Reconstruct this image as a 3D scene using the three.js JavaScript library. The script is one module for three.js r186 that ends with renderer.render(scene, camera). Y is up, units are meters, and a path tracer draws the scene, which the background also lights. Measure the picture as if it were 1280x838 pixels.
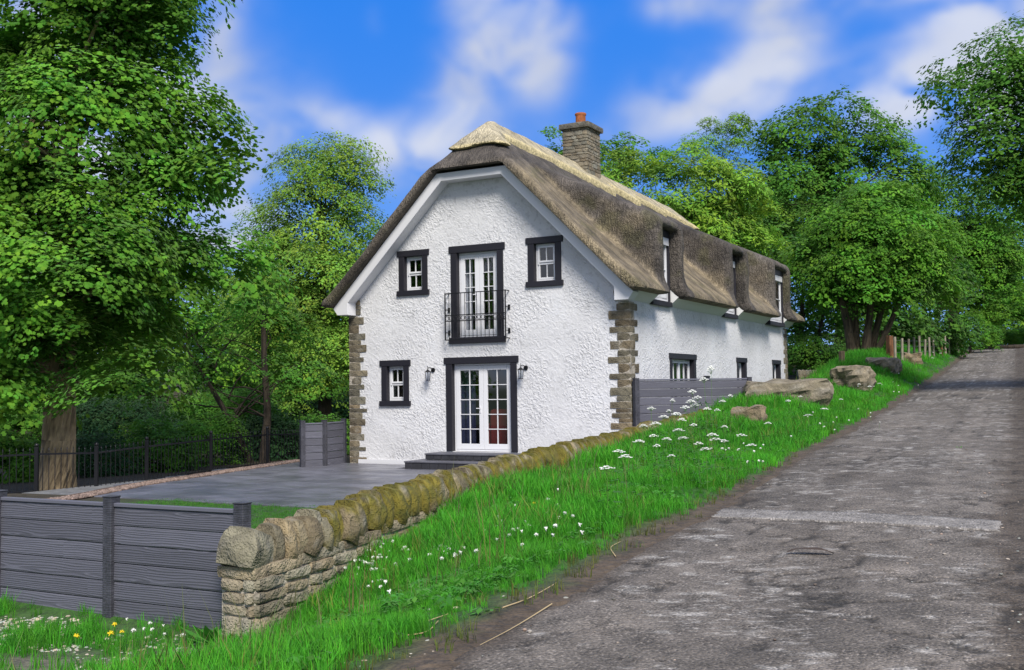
import * as THREE from 'three';
import { mergeGeometries, mergeVertices, toCreasedNormals } from 'three/addons/utils/BufferGeometryUtils.js';
import { RoundedBoxGeometry } from 'three/addons/geometries/RoundedBoxGeometry.js';

/* ------------------------------------------------------------------ camera, sky, sun, exposure */
const scene = new THREE.Scene();
const FOCAL = 1326.1, PITCH = 2.878 * Math.PI / 180, ROLL = 0.824 * Math.PI / 180, EYE = 1.6;
const camera = new THREE.PerspectiveCamera(2 * Math.atan(419 / FOCAL) * 180 / Math.PI, 1280 / 838, 0.1, 2500);
camera.rotation.order = 'YXZ';
camera.rotation.set(PITCH, 0, -ROLL);
camera.position.set(0, EYE, 0);
scene.add(camera);

const renderer = new THREE.WebGLRenderer({ antialias: true });
renderer.setSize(1024, 670);
renderer.toneMapping = THREE.LinearToneMapping;
renderer.toneMappingExposure = 1.82;
renderer.shadowMap.enabled = true;
renderer.shadowMap.type = THREE.PCFSoftShadowMap;

const sun = new THREE.DirectionalLight(new THREE.Color(1.0, 0.95, 0.88), 2.85);
sun.position.set(17, 62, 36);
sun.target.position.set(2, 0, -22); scene.add(sun.target);
sun.castShadow = true; sun.shadow.radius = 38; sun.shadow.mapSize.set(4096, 4096);
Object.assign(sun.shadow.camera, { left: -50, right: 50, top: 50, bottom: -50, near: 1, far: 200 });
scene.add(sun);

/* ------------------------------------------------------------------ numbers and noise */
const rng = seed => { let a = seed >>> 0; return () => { a = a + 0x6D2B79F5 | 0; let t = Math.imul(a ^ a >>> 15, 1 | a); t = t + Math.imul(t ^ t >>> 7, 61 | t) ^ t; return ((t ^ t >>> 14) >>> 0) / 4294967296; }; };
const clamp = (x, a = 0, b = 1) => x < a ? a : x > b ? b : x;
const lerp = (a, b, t) => a + (b - a) * t;
const sstep = (a, b, x) => { const t = clamp((x - a) / (b - a)); return t * t * (3 - 2 * t); };
const hash3 = (x, y, z) => { let h = Math.imul(x, 374761393) + Math.imul(y, 668265263) + Math.imul(z, 2147483647 ^ 0x5bd1e995) | 0; h = Math.imul(h ^ h >>> 13, 1274126177); h ^= h >>> 16; return (h >>> 0) / 4294967296; };
function noise(x, y, z = 0, per = 0) {           // value noise 0..1, tiling with period per in x and y
  const xi = Math.floor(x), yi = Math.floor(y), zi = Math.floor(z);
  let fx = x - xi, fy = y - yi, fz = z - zi;
  fx = fx * fx * (3 - 2 * fx); fy = fy * fy * (3 - 2 * fy); fz = fz * fz * (3 - 2 * fz);
  const w = v => per ? ((v % per) + per) % per : v;
  const x0 = w(xi), x1 = w(xi + 1), y0 = w(yi), y1 = w(yi + 1);
  const a = lerp(lerp(hash3(x0, y0, zi), hash3(x1, y0, zi), fx), lerp(hash3(x0, y1, zi), hash3(x1, y1, zi), fx), fy);
  if (fz === 0) return a;
  const b = lerp(lerp(hash3(x0, y0, zi + 1), hash3(x1, y0, zi + 1), fx), lerp(hash3(x0, y1, zi + 1), hash3(x1, y1, zi + 1), fx), fy);
  return lerp(a, b, fz);
}
function fbm(x, y, z = 0, oct = 4, per = 0) {
  let s = 0, a = 0.5, n = 0;
  for (let i = 0; i < oct; i++) { s += a * noise(x, y, z + i * 17, per); n += a; a *= 0.5; x *= 2; y *= 2; z *= 2; per *= 2; }
  return s / n;
}
function fbm3(x, y, z, oct = 3) { let s = 0, a = 0.5, n = 0; for (let i = 0; i < oct; i++) { s += a * noise(x + i * 5.2, y, z + .37); n += a; a *= .5; x *= 2; y *= 2; z *= 2; } return s / n; }

/* ------------------------------------------------------------------ sky: blue air with soft drifting cloud */
function pixelRay(px, py) {                       // a photo pixel only gives a direction
  const x3 = (px - 640) / FOCAL, y3 = -(py - 419) / FOCAL, cr = Math.cos(ROLL), sr = Math.sin(ROLL), c = Math.cos(PITCH), s = Math.sin(PITCH);
  const X = x3 * cr + y3 * sr, y2 = -x3 * sr + y3 * cr;
  return new THREE.Vector3(X, y2 * c + s, -(-y2 * s + c));
}
{
  const Wd = 1536, Hd = 768, data = new Float32Array(Wd * Hd * 4);
  const dir = (px, py) => pixelRay(px, py).normalize();
  const banks = [                                   // cloud banks seen in the photograph: direction, angular half sizes (rad), weight
    [610, 50, .035, .05, .8], [672, 60, .035, .045, .75], [640, 0, .05, .03, .6], [575, 130, .035, .04, .55], [525, 190, .045, .03, .95], [468, 28, .010, .014, .14],
    [985, 35, .035, .045, .85], [915, 115, .065, .03, 1.0], [870, 5, .05, .018, .5], [1140, 110, .065, .03, 1.0], [1060, 5, .06, .012, .3], [1245, 40, .06, .07, 1.0], [850, 150, .06, .025, .4],
    [405, 165, .035, .03, .7], [310, 215, .035, .06, .6], [90, 160, .14, .14, .75], [60, 330, .14, .1, .7], [275, 30, .022, .05, .55], [720, 190, .12, .02, .25]
  ].map(([px, py, a, b, w]) => ({ d: dir(px, py), a, b, w }));
  for (let j = 0; j < Hd; j++) {
    const v = (j + 0.5) / Hd, lat = (v - 0.5) * Math.PI, cl = Math.cos(lat), y = Math.sin(lat);
    for (let i = 0; i < Wd; i++) {
      const u = (i + 0.5) / Wd, lon = (u - 0.5) * 2 * Math.PI, x = Math.cos(lon) * cl, z = Math.sin(lon) * cl;
      const up = Math.max(y, 0);
      const k = Math.exp(-up / .13);
      let r = lerp(.004, .26, k), g = lerp(.128, .42, k), b = lerp(.52, .66, k);
      // cloud
      const q = 1 / (up + .22), wx = x * q * 2.1, wz = z * q * 2.1;
      const warp = fbm(wx * 1.3 + 9, wz * 1.3 + 4, 0, 3);
      const f = fbm(wx + warp * 1.4, wz * 1.2 - warp * 1.2, 3, 6);
      let cov = 0.50;
      let bank = 0, near = 0;
      if (z < -.4) for (const c of banks) {
        const dy = Math.asin(clamp(y, -1, 1)) - Math.asin(c.d.y), da = Math.atan2(x, -z) - Math.atan2(c.d.x, -c.d.z);
        const e = Math.exp(-((da / c.a) ** 2 + (dy / c.b) ** 2) * .9); bank = 1 - (1 - bank) * (1 - c.w * e);
      }
      near = z < 0 ? sstep(.75, .9, -z / Math.hypot(x, z)) * sstep(.55, .42, up) : 0;
      const det = fbm(Math.atan2(x, -z) * 16 + warp * 2, Math.asin(clamp(y, -1, 1)) * 24 + warp * 3, 7, 7);
      const free = sstep(.30, .52, f) * .92;
      const inView = sstep(.02, 1.05, bank * (1.02 + 2.9 * (det - .5)));
      const c = lerp(free * .93, inView * .84, near);
      const tone = lerp(.36, .56, fbm(wx * 2 + 3, wz * 2, 5, 3));
      r = lerp(r, tone * .94, c); g = lerp(g, tone * .97, c); b = lerp(b, tone * 1.06, c);
      if (y < 0) { const m = sstep(0, -.25, y); r = lerp(r, .10, m); g = lerp(g, .13, m); b = lerp(b, .09, m); }
      const o = (j * Wd + i) * 4, L = .90; data[o] = r * L; data[o + 1] = g * L; data[o + 2] = b * L; data[o + 3] = 1;
    }
  }
  const sky = new THREE.DataTexture(data, Wd, Hd, THREE.RGBAFormat, THREE.FloatType);
  sky.mapping = THREE.EquirectangularReflectionMapping; sky.magFilter = THREE.LinearFilter; sky.minFilter = THREE.LinearFilter; sky.needsUpdate = true;
  scene.background = sky; scene.environment = sky;
}

/* ------------------------------------------------------------------ textures */
function tex(size, fn, srgb, repeatMetres, h = size) {
  const d = new Uint8Array(size * h * 4), out = [0, 0, 0];
  for (let j = 0; j < h; j++) for (let i = 0; i < size; i++) {
    fn(i / size, j / h, out); const o = (j * size + i) * 4;
    for (let k = 0; k < 3; k++) d[o + k] = clamp(out[k] * 255, 0, 255);
    d[o + 3] = 255;
  }
  const t = new THREE.DataTexture(d, size, h, THREE.RGBAFormat);
  t.wrapS = t.wrapT = THREE.RepeatWrapping; t.magFilter = THREE.LinearFilter; t.minFilter = THREE.LinearMipmapLinearFilter; t.generateMipmaps = true;
  if (srgb) t.colorSpace = THREE.SRGBColorSpace;
  const rm = Array.isArray(repeatMetres) ? repeatMetres : [repeatMetres, repeatMetres];
  t.repeat.set(1 / rm[0], 1 / rm[1]); t.needsUpdate = true;
  return t;
}
const grey = (o, v) => { o[0] = o[1] = o[2] = v; };
// roughcast render: clotted relief
const T = {};
T.harlBump = tex(1024, (u, v, o) => {
  const w = fbm(u * 20, v * 20, 1, 2, 20) * 1.6;
  const a = fbm(u * 64 + w, v * 64 - w, 5, 2, 64), b = fbm(u * 150 - w, v * 150 + w, 9, 2, 150), c = fbm(u * 11, v * 11, 3, 2, 11);
  const am = .45 + .9 * sstep(.3, .7, fbm(u * 5, v * 5, 31, 3, 5)); grey(o, clamp(.12 + am * (.52 * sstep(.34, .74, a) + .42 * (b - .3) * (.5 + a)) + .35 * (c - .4)));
}, false, 2.5);
T.harl = tex(512, (u, v, o) => { const a = fbm(u * 7, v * 7, 2, 5, 7), s = fbm(u * 60, v * 60, 4, 2, 60); const g3 = fbm(u * 3, v * 3, 22, 6, 3), k = .97 + .16 * (a - .5) - .14 * sstep(.64, .8, s) - .10 * sstep(.52, .70, g3); o[0] = k; o[1] = k * .995; o[2] = k * .985; }, false, 4.7);
// thatch: fine reed ends running down the slope (v axis)
T.thatch = tex(1024, (u, v, o) => {
  const st = fbm(u * 120, v * 9, 3, 3, 0), w = noise(u * 128, v * 24, 8, 0), p = fbm(u * 9, v * 9, 6, 4, 0);
  const k = .66 + .58 * (st - .5) + .50 * (w - .5) + .40 * (p - .5);
  o[0] = k; o[1] = k * .985; o[2] = k * .96;
}, false, 1.7);
T.thatchBump = tex(1024, (u, v, o) => grey(o, .5 + .7 * (fbm(u * 100, v * 14, 3, 3) - .5) + .5 * (noise(u * 150, v * 60, 2) - .5) + .5 * (fbm(u * 12, v * 12, 7, 3) - .5)), false, 1.7);
T.grain = tex(1024, (u, v, o) => {                 // embossed composite board grain, long along u
  const y = (v - .5), bend = .16 * Math.sin(u * 6.283) + .10 * Math.sin(u * 12.566 + 1);
  const w = fbm(u * 6, v * 8, 2, 3, 0) * .7;
  const ring = Math.sin((Math.sqrt(y * y * 9 + (bend + .15) ** 2) * 34 + w * 9));
  const fine = fbm(u * 10, v * 150, 4, 3, 0);
  const k = .56 + .24 * sstep(.35, .95, ring) + .22 * (fine - .5) + .1 * (fbm(u * 8, v * 8, 9, 3) - .5);
  o[0] = k; o[1] = k; o[2] = k * 1.02;
}, false, [2.1, .33], 256);
T.grainBump = tex(1024, (u, v, o) => { const y = v - .5, bend = .16 * Math.sin(u * 6.283) + .10 * Math.sin(u * 12.566 + 1), w = fbm(u * 6, v * 8, 2, 3) * .7; grey(o, .5 + .3 * Math.sin(Math.sqrt(y * y * 9 + (bend + .15) ** 2) * 34 + w * 9) + .35 * (fbm(u * 10, v * 150, 4, 3) - .5)); }, false, [2.1, .33], 256);
T.stone = tex(512, (u, v, o) => { const a = fbm(u * 6, v * 6, 1, 5, 6), b = noise(u * 90, v * 90, 3, 90), l = sstep(.6, .72, fbm(u * 10, v * 10, 12, 4, 10)); const k = .62 + .7 * (a - .5) + .16 * (b - .5) + .22 * l; o[0] = k; o[1] = k * .98; o[2] = k * .95; }, false, 1.1);
T.stoneBump = tex(512, (u, v, o) => grey(o, .5 + 1.1 * (fbm(u * 10, v * 10, 4, 5, 10) - .5) + .25 * (noise(u * 100, v * 100, 6, 100) - .5)), false, 1.1);
T.bark = tex(512, (u, v, o) => { const f = fbm(u * 26, v * 5, 2, 4), p = fbm(u * 5, v * 5, 8, 4); const k = .55 + .8 * (f - .5) + .5 * (p - .5); o[0] = k; o[1] = k * .97; o[2] = k * .9; }, false, 1.3);
T.barkBump = tex(512, (u, v, o) => grey(o, .5 + 1.3 * (fbm(u * 26, v * 5, 2, 4) - .5)), false, 1.3);
T.asphalt = tex(1024, (u, v, o) => {
  const a = noise(u * 150, v * 150, 1, 150), b = noise(u * 300, v * 300, 5, 300), c = fbm(u * 12, v * 12, 3, 4, 12);
  let k = .50 + .42 * (a - .5) + .40 * (b - .5) + .45 * (c - .5);
  if (a > .80 && b > .45) k += .38;
  o[0] = k * 1.01; o[1] = k; o[2] = k * .98;
}, false, 1.9);
T.asphaltBump = tex(1024, (u, v, o) => grey(o, .5 + .8 * (noise(u * 150, v * 150, 1, 150) - .5) + .4 * (fbm(u * 30, v * 30, 7, 3, 30) - .5)), false, 1.9);
T.soil = tex(512, (u, v, o) => { const k = .6 + .6 * (fbm(u * 14, v * 14, 1, 5, 14) - .5) + .3 * (noise(u * 90, v * 90, 2, 90) - .5); o[0] = k; o[1] = k; o[2] = k; }, false, 1.3);
T.soilBump = tex(512, (u, v, o) => grey(o, .5 + (fbm(u * 20, v * 20, 1, 5, 20) - .5) * 1.4), false, 1.3);
T.slate = tex(512, (u, v, o) => { const k = .6 + .45 * (fbm(u * 5, v * 5, 1, 5, 5) - .5) + .12 * (noise(u * 80, v * 80, 2, 80) - .5); o[0] = k; o[1] = k; o[2] = k; }, false, 1.7);
T.slateRough = tex(256, (u, v, o) => grey(o, .48 + .35 * sstep(.38, .62, fbm(u * 3, v * 5, 4, 4, 3))), false, 3.1);

const mat = (rgb, rough, extra = {}) => { const m = new THREE.MeshStandardMaterial({ roughness: rough, ...extra }); m.color.setRGB(...rgb); return m; };
const M = {
  harl: mat([.66, .66, .675], .92, { map: T.harl, bumpMap: T.harlBump, bumpScale: .0115 }),
  thatch: mat([1, 1, 1], .95, { vertexColors: true, map: T.thatch, bumpMap: T.thatchBump, bumpScale: .045 }),
  whitePaint: mat([.68, .68, .70], .45),
  upvc: mat([.71, .71, .73], .3),
  soffit: mat([.68, .68, .67], .6),
  black: mat([.012, .011, .017], .55),
  iron: mat([.012, .012, .014], .4, { metalness: .3 }),
  board: mat([.150, .150, .182], .62, { map: T.grain, bumpMap: T.grainBump, bumpScale: .004 }),
  postGrey: mat([.085, .085, .105], .55, { map: T.soil, bumpMap: T.grainBump, bumpScale: .002 }),
  railGrey: mat([.12, .12, .15], .5),
  stoneVC: mat([1, 1, 1], .95, { vertexColors: true, map: T.stone, bumpMap: T.stoneBump, bumpScale: .035 }),
  mortar: mat([.58, .53, .45], .97, { map: T.stone, bumpMap: T.stoneBump, bumpScale: .04 }),
  pot: mat([.50, .155, .045], .8, { map: T.stone, bumpMap: T.stoneBump, bumpScale: .004 }),
  bark: mat([.165, .125, .085], .95, { map: T.bark, bumpMap: T.barkBump, bumpScale: .05 }),
  barkPale: mat([.66, .50, .31], .95, { map: T.bark, bumpMap: T.barkBump, bumpScale: .05 }),
  barkDark: mat([.085, .066, .05], .95, { map: T.bark, bumpMap: T.barkBump, bumpScale: .04 }),
  road: mat([1, 1, 1], 1, { vertexColors: true, map: T.asphalt, bumpMap: T.asphaltBump, bumpScale: .012 }),
  concrete: mat([.36, .33, .30], .93, { map: T.asphalt, bumpMap: T.asphaltBump, bumpScale: .015 }),
  ground: mat([1, 1, 1], .97, { vertexColors: true, map: T.soil, bumpMap: T.soilBump, bumpScale: .04 }),
  slate: mat([.20, .20, .235], .6, { map: T.slate, roughnessMap: T.slateRough, bumpMap: T.stoneBump, bumpScale: .004 }),
  slateDark: mat([.16, .16, .19], .6, { map: T.slate, bumpMap: T.stoneBump, bumpScale: .004 }),
  paverBed: mat([.24, .24, .25], .9, { map: T.soil }),
  brickBlack: mat([.045, .045, .055], .7, { map: T.slate, bumpMap: T.stoneBump, bumpScale: .006 }),
  jointPale: mat([.30, .29, .28], .95, { map: T.stone }),
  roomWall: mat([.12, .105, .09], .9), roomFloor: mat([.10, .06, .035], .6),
  redCloth: mat([.17, .010, .008], .9), blueCloth: mat([.020, .026, .07], .95), paleCloth: mat([.55, .56, .62], .95),
  timber: mat([.34, .26, .15], .9, { map: T.bark, bumpMap: T.barkBump, bumpScale: .01 }),
  timberRust: mat([.27, .12, .05], .9, { map: T.bark, bumpMap: T.barkBump, bumpScale: .01 }),
  timberGrey: mat([.45, .41, .33], .95, { map: T.bark, bumpMap: T.barkBump, bumpScale: .01 }),
  wire: mat([.2, .2, .2], .5, { metalness: .8 }),
  straw: mat([.42, .32, .17], .9),
  whitePetal: mat([.80, .80, .74], .8), yellowPetal: mat([.75, .58, .02], .8), stem: mat([.085, .19, .03], .9)
};
M.glass = new THREE.MeshPhysicalMaterial({ roughness: .02, transmission: 1, thickness: 0, ior: 1.9 }); M.glass.color.setRGB(.86, .88, .92);
function leafMat(rough = .62) { const m = new THREE.MeshPhysicalMaterial({ roughness: rough, transmission: .45, thickness: 0, specularIntensity: .25, side: THREE.DoubleSide }); m.color.setRGB(1, 1, 1); return m; }
M.leaf = leafMat(1); M.leaf.vertexColors = true; M.grass = leafMat(1); M.grassVC = leafMat(1); M.grassVC.vertexColors = true;

/* ------------------------------------------------------------------ object helpers */
const used = {};
const numbered = n => { const k = used[n] = (used[n] ?? -1) + 1; return k ? `${n}_${String(k).padStart(3, '0')}` : n; };
function shadowed(o) { o.traverse(c => { if (c.isMesh) { c.castShadow = true; c.receiveShadow = true; } }); return o; }
function tag(o, label, category, group) { o.userData.label = label; if (category) o.userData.category = category; if (group) o.userData.group = group; return o; }
function struct(o) { o.userData.kind = 'structure'; return o; }
function stuff(o) { o.userData.kind = 'stuff'; return o; }
function mesh(name, geo, m, parent = scene) { const o = new THREE.Mesh(geo, m); o.name = parent === scene ? numbered(name) : name; parent.add(o); o.castShadow = o.receiveShadow = true; return o; }
function thing(name, label, category, pos = [0, 0, 0], turn = 0, group) { const g = new THREE.Group(); g.name = numbered(name); g.position.set(...pos); g.rotation.y = turn; tag(g, label, category, group); scene.add(g); return g; }
function planarUV(geo) {                            // uv in metres from the dominant face direction
  const g = geo.index ? geo.toNonIndexed() : geo, p = g.attributes.position, uv = new Float32Array(p.count * 2);
  const a = new THREE.Vector3(), b = new THREE.Vector3(), c = new THREE.Vector3();
  for (let i = 0; i < p.count; i += 3) {
    a.fromBufferAttribute(p, i); b.fromBufferAttribute(p, i + 1); c.fromBufferAttribute(p, i + 2);
    const n = b.clone().sub(a).cross(c.clone().sub(a)), ax = Math.abs(n.x), ay = Math.abs(n.y), az = Math.abs(n.z);
    [a, b, c].forEach((q, k) => { const o = (i + k) * 2; if (ay >= ax && ay >= az) { uv[o] = q.x; uv[o + 1] = q.z; } else if (ax >= az) { uv[o] = q.z; uv[o + 1] = q.y; } else { uv[o] = q.x; uv[o + 1] = q.y; } });
  }
  g.setAttribute('uv', new THREE.BufferAttribute(uv, 2)); return g;
}
const boxAt = (x0, x1, y0, y1, z0, z1) => { const g = new THREE.BoxGeometry(x1 - x0, y1 - y0, z1 - z0); g.translate((x0 + x1) / 2, (y0 + y1) / 2, (z0 + z1) / 2); return planarUV(g); };
const rbox = (x0, x1, y0, y1, z0, z1, r = .008) => { const g = new RoundedBoxGeometry(x1 - x0, y1 - y0, z1 - z0, 1, r); g.translate((x0 + x1) / 2, (y0 + y1) / 2, (z0 + z1) / 2); return planarUV(g); };
function plain(geos) { return mergeGeometries(geos.map(g => { const h = g.index ? g.toNonIndexed() : g; for (const k of Object.keys(h.attributes)) if (!['position', 'normal', 'uv'].includes(k)) h.deleteAttribute(k); return h; })); }
function tube(pts, r0, r1, seg = 8, rad = 6, wob = 0, seed = 1) {     // tapered tube along points
  const curve = new THREE.CatmullRomCurve3(pts), fr = curve.computeFrenetFrames(seg, false), len = curve.getLength();
  const pos = [], uv = [], idx = [];
  for (let i = 0; i <= seg; i++) {
    const t = i / seg, p = curve.getPointAt(t), R = typeof r0 === 'function' ? r0(t) : lerp(r0, r1, t);
    for (let j = 0; j <= rad; j++) {
      const a = j / rad * Math.PI * 2, rr = R * (1 + wob * (noise(Math.cos(a) * 1.6 + 7, Math.sin(a) * 1.6 + 3, t * len * 1.2 + seed) - .5) * 2);
      const n = fr.normals[i], b = fr.binormals[i];
      pos.push(p.x + rr * (Math.cos(a) * n.x + Math.sin(a) * b.x), p.y + rr * (Math.cos(a) * n.y + Math.sin(a) * b.y), p.z + rr * (Math.cos(a) * n.z + Math.sin(a) * b.z));
      uv.push(a * Math.max(R, .05), t * len);
    }
  }
  for (let i = 0; i < seg; i++) for (let j = 0; j < rad; j++) { const a = i * (rad + 1) + j, b = a + rad + 1; idx.push(a, a + 1, b, b, a + 1, b + 1); }
  const g = new THREE.BufferGeometry(); g.setAttribute('position', new THREE.Float32BufferAttribute(pos, 3)); g.setAttribute('uv', new THREE.Float32BufferAttribute(uv, 2)); g.setIndex(idx); g.computeVertexNormals(); return g.toNonIndexed();
}
const V = (x, y, z) => new THREE.Vector3(x, y, z);
// an irregular stone: a box with pulled-in corners and uneven faces, coloured per vertex
function stoneGeo(w, h, d, seed, { seg = 2, round = .35, rough = .12, base = [.22, .19, .14], vary = .35, dome = 0, moss = null, smoothAngle = .7 } = {}) {
  let g = new THREE.BoxGeometry(w, h, d, seg, seg, seg); g.deleteAttribute('normal'); g.deleteAttribute('uv'); g = mergeVertices(g, 1e-4);
  const p = g.attributes.position, s = Math.min(w, h, d), r = rng(seed * 7919 + 13), tone = 1 + (r() - .5) * 2 * vary, warm = (r() - .5) * .18;
  for (let i = 0; i < p.count; i++) {
    let x = p.getX(i), y = p.getY(i), z = p.getZ(i); const nx = x / w * 2, ny = y / h * 2, nz = z / d * 2;
    const l = Math.hypot(nx, ny, nz) || 1, m = Math.max(Math.abs(nx), Math.abs(ny), Math.abs(nz)), k = lerp(1, m / l * 1.22, round);
    x *= k; y *= k; z *= k; if (dome && ny > -.3) { const u = (ny + .3) / 1.3; z *= 1 - dome * u * u; }
    const q = (fbm3(x * 2.4 / s * .35 + seed * 3.1, y * 2.4 / s * .35, z * 2.4 / s * .35, 3) - .5) * rough * s * 2.4;
    x += nx / l * q + (noise(seed + x * 9, y * 9, z * 9) - .5) * rough * s * .5; y += ny / l * q; z += nz / l * q + (noise(seed * 2 + z * 9, y * 9, x * 9) - .5) * rough * s * .5;
    p.setXYZ(i, x, y, z);
  }
  g = toCreasedNormals(g, smoothAngle); g = planarUV(g);
  const P = g.attributes.position, col = new Float32Array(P.count * 3);
  for (let i = 0; i < P.count; i++) {
    const x = P.getX(i), y = P.getY(i), z = P.getZ(i), f = .75 + .5 * fbm3(x * 6 + seed, y * 6, z * 6 + seed * 2, 3);
    let c = [base[0] * tone * f * (1 + warm), base[1] * tone * f, base[2] * tone * f * (1 - warm)];
    const lich = sstep(.62, .72, fbm3(x * 11 + seed * 4, y * 11, z * 11, 3)); c = c.map((v, k) => lerp(v, [.36, .34, .29][k], lich * .6));
    if (moss) { const mm = sstep(.42, .60, fbm3(x * 5 + seed * 1.7, y * 5 + 3, z * 5, 3) + moss.amount - .5); const mt = fbm3(x * 14, y * 14, z * 14 + seed, 2); c = c.map((v, k) => lerp(v, lerp(moss.a[k], moss.b[k], mt), mm)); }
    col.set(c, i * 3);
  }
  g.setAttribute('color', new THREE.BufferAttribute(col, 3)); return g;
}

const HA = 27.968 * Math.PI / 180, HW = 3.8, HL = 14.35, BASE = -.22;
const HO = [2.593 - HW * Math.cos(HA), BASE, -23.33 - HW * Math.sin(HA)];
/* ------------------------------------------------------------------ the lie of the land: t runs up the lane, n to its left */
const TH = 25.5 * Math.PI / 180, DV = [Math.sin(TH), -Math.cos(TH)], NV = [-Math.cos(TH), -Math.sin(TH)];
const tnOf = (x, z) => [x * DV[0] + z * DV[1], x * NV[0] + z * NV[1]];
const xzOf = (t, n) => [t * DV[0] + n * NV[0], t * DV[1] + n * NV[1]];
const WN = 5.82, WT = 7.15;                          // wall line, t of its end pier
function roadY(t) {
  if (t < 25) return .036 * t;
  const k = Math.min(t, 80), y = .036 * k + .00025 * (k - 25) ** 2; if (t <= 80) return y;
  const u = t - 80, sl = .0635; return u < 40 ? y + sl * u - .0011 * u * u : y + sl * 40 - .0011 * 1600 - .0245 * Math.min(u - 40, 60);
}
const leftEdge = t => 2.72 + .007 * clamp(t, 0, 60) + .22 * (fbm(t * .9, 3.3, 0, 3) - .5);
const curveAt = (pts, x) => { if (x <= pts[0][0]) return pts[0][1]; for (let i = 1; i < pts.length; i++) if (x <= pts[i][0]) { const [a, b] = pts[i - 1], [c, d] = pts[i]; return lerp(b, d, (x - a) / (c - a)); } return pts[pts.length - 1][1]; };
const wallTop = tau => curveAt([[-1, .40], [0, .42], [1.5, .49], [2.2, .56], [3.7, .65], [6.7, .76], [10.2, .88], [11.8, .94], [15.6, 1.1], [19.5, 1.22], [30, 1.5]], tau);
const wallFoot = tau => wallTop(tau) - curveAt([[0, .94], [.7, .86], [1.5, .66], [2.4, .50], [4, .40], [8, .36], [12, .26], [15, .08], [20, -.02]], tau);
const YARD = -.22;
function groundY(x, z) {
  const [t, n] = tnOf(x, z), ry = roadY(t), nl = leftEdge(t);
  const bump = (fbm(x * .8, z * .8, 0, 3) - .5) * .12;
  if (n < 0) return ry + sstep(0, -1.2, n) * (.10 + bump) + sstep(-1, -9, n) * .9;
  if (n < nl) return ry;
  const tau = t - WT;
  const foot = tau < 0 ? lerp(wallFoot(0), ry - .45, sstep(0, -6, tau)) : wallFoot(tau);
  const k = sstep(nl, WN - .2, n);
  const mound = .09 * Math.sin(Math.PI * clamp((n - nl) / (WN - nl))) + bump * sstep(nl, nl + .8, n);
  const bank = sstep(26, 44, t) * .42 * clamp(n - nl, 0, 2.4);
  const verge = lerp(ry, foot, k * sstep(40, 24, t)) + mound + bank;
  if (n < WN) return verge;
  const far = ry - .1 + sstep(52, 66, t) * .7 + bump * 2;          // woodland floor beyond the house
  const hz = (x - HO[0]) * -Math.sin(HA) + (z - HO[2]) * Math.cos(HA);
  let yard = lerp(-.35, -.235, sstep(8.0, 8.35, hz)) + bump * .25 - sstep(14, 40, n) * .5;
  yard = lerp(foot, yard, sstep(7.2, 8.2, t));
  yard = lerp(yard, far, sstep(38, 46, t));
  if (tau < 0) return yard;
  if (t > 40) return lerp(verge, yard, sstep(WN, WN + 2, n));
  return lerp(verge, yard, sstep(WN + .02, WN + .30, n));
}
function onGround(px, py) {                         // where the ray through a pixel meets the land
  const r = pixelRay(px, py); let a = 2, b = 2;
  for (let d = 2; d < 300; d += .012 + d * .003) { const y = EYE + r.y * d / -r.z; if (y < groundY(r.x * d / -r.z, -d)) { b = d; break; } a = d; b = d; }
  const d = (a + b) / 2; return V(r.x * d / -r.z, groundY(r.x * d / -r.z, -d), -d);
}
const atDepth = (px, py, d) => { const r = pixelRay(px, py); return V(r.x * d / -r.z, EYE + r.y * d / -r.z, -d); };
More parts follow.
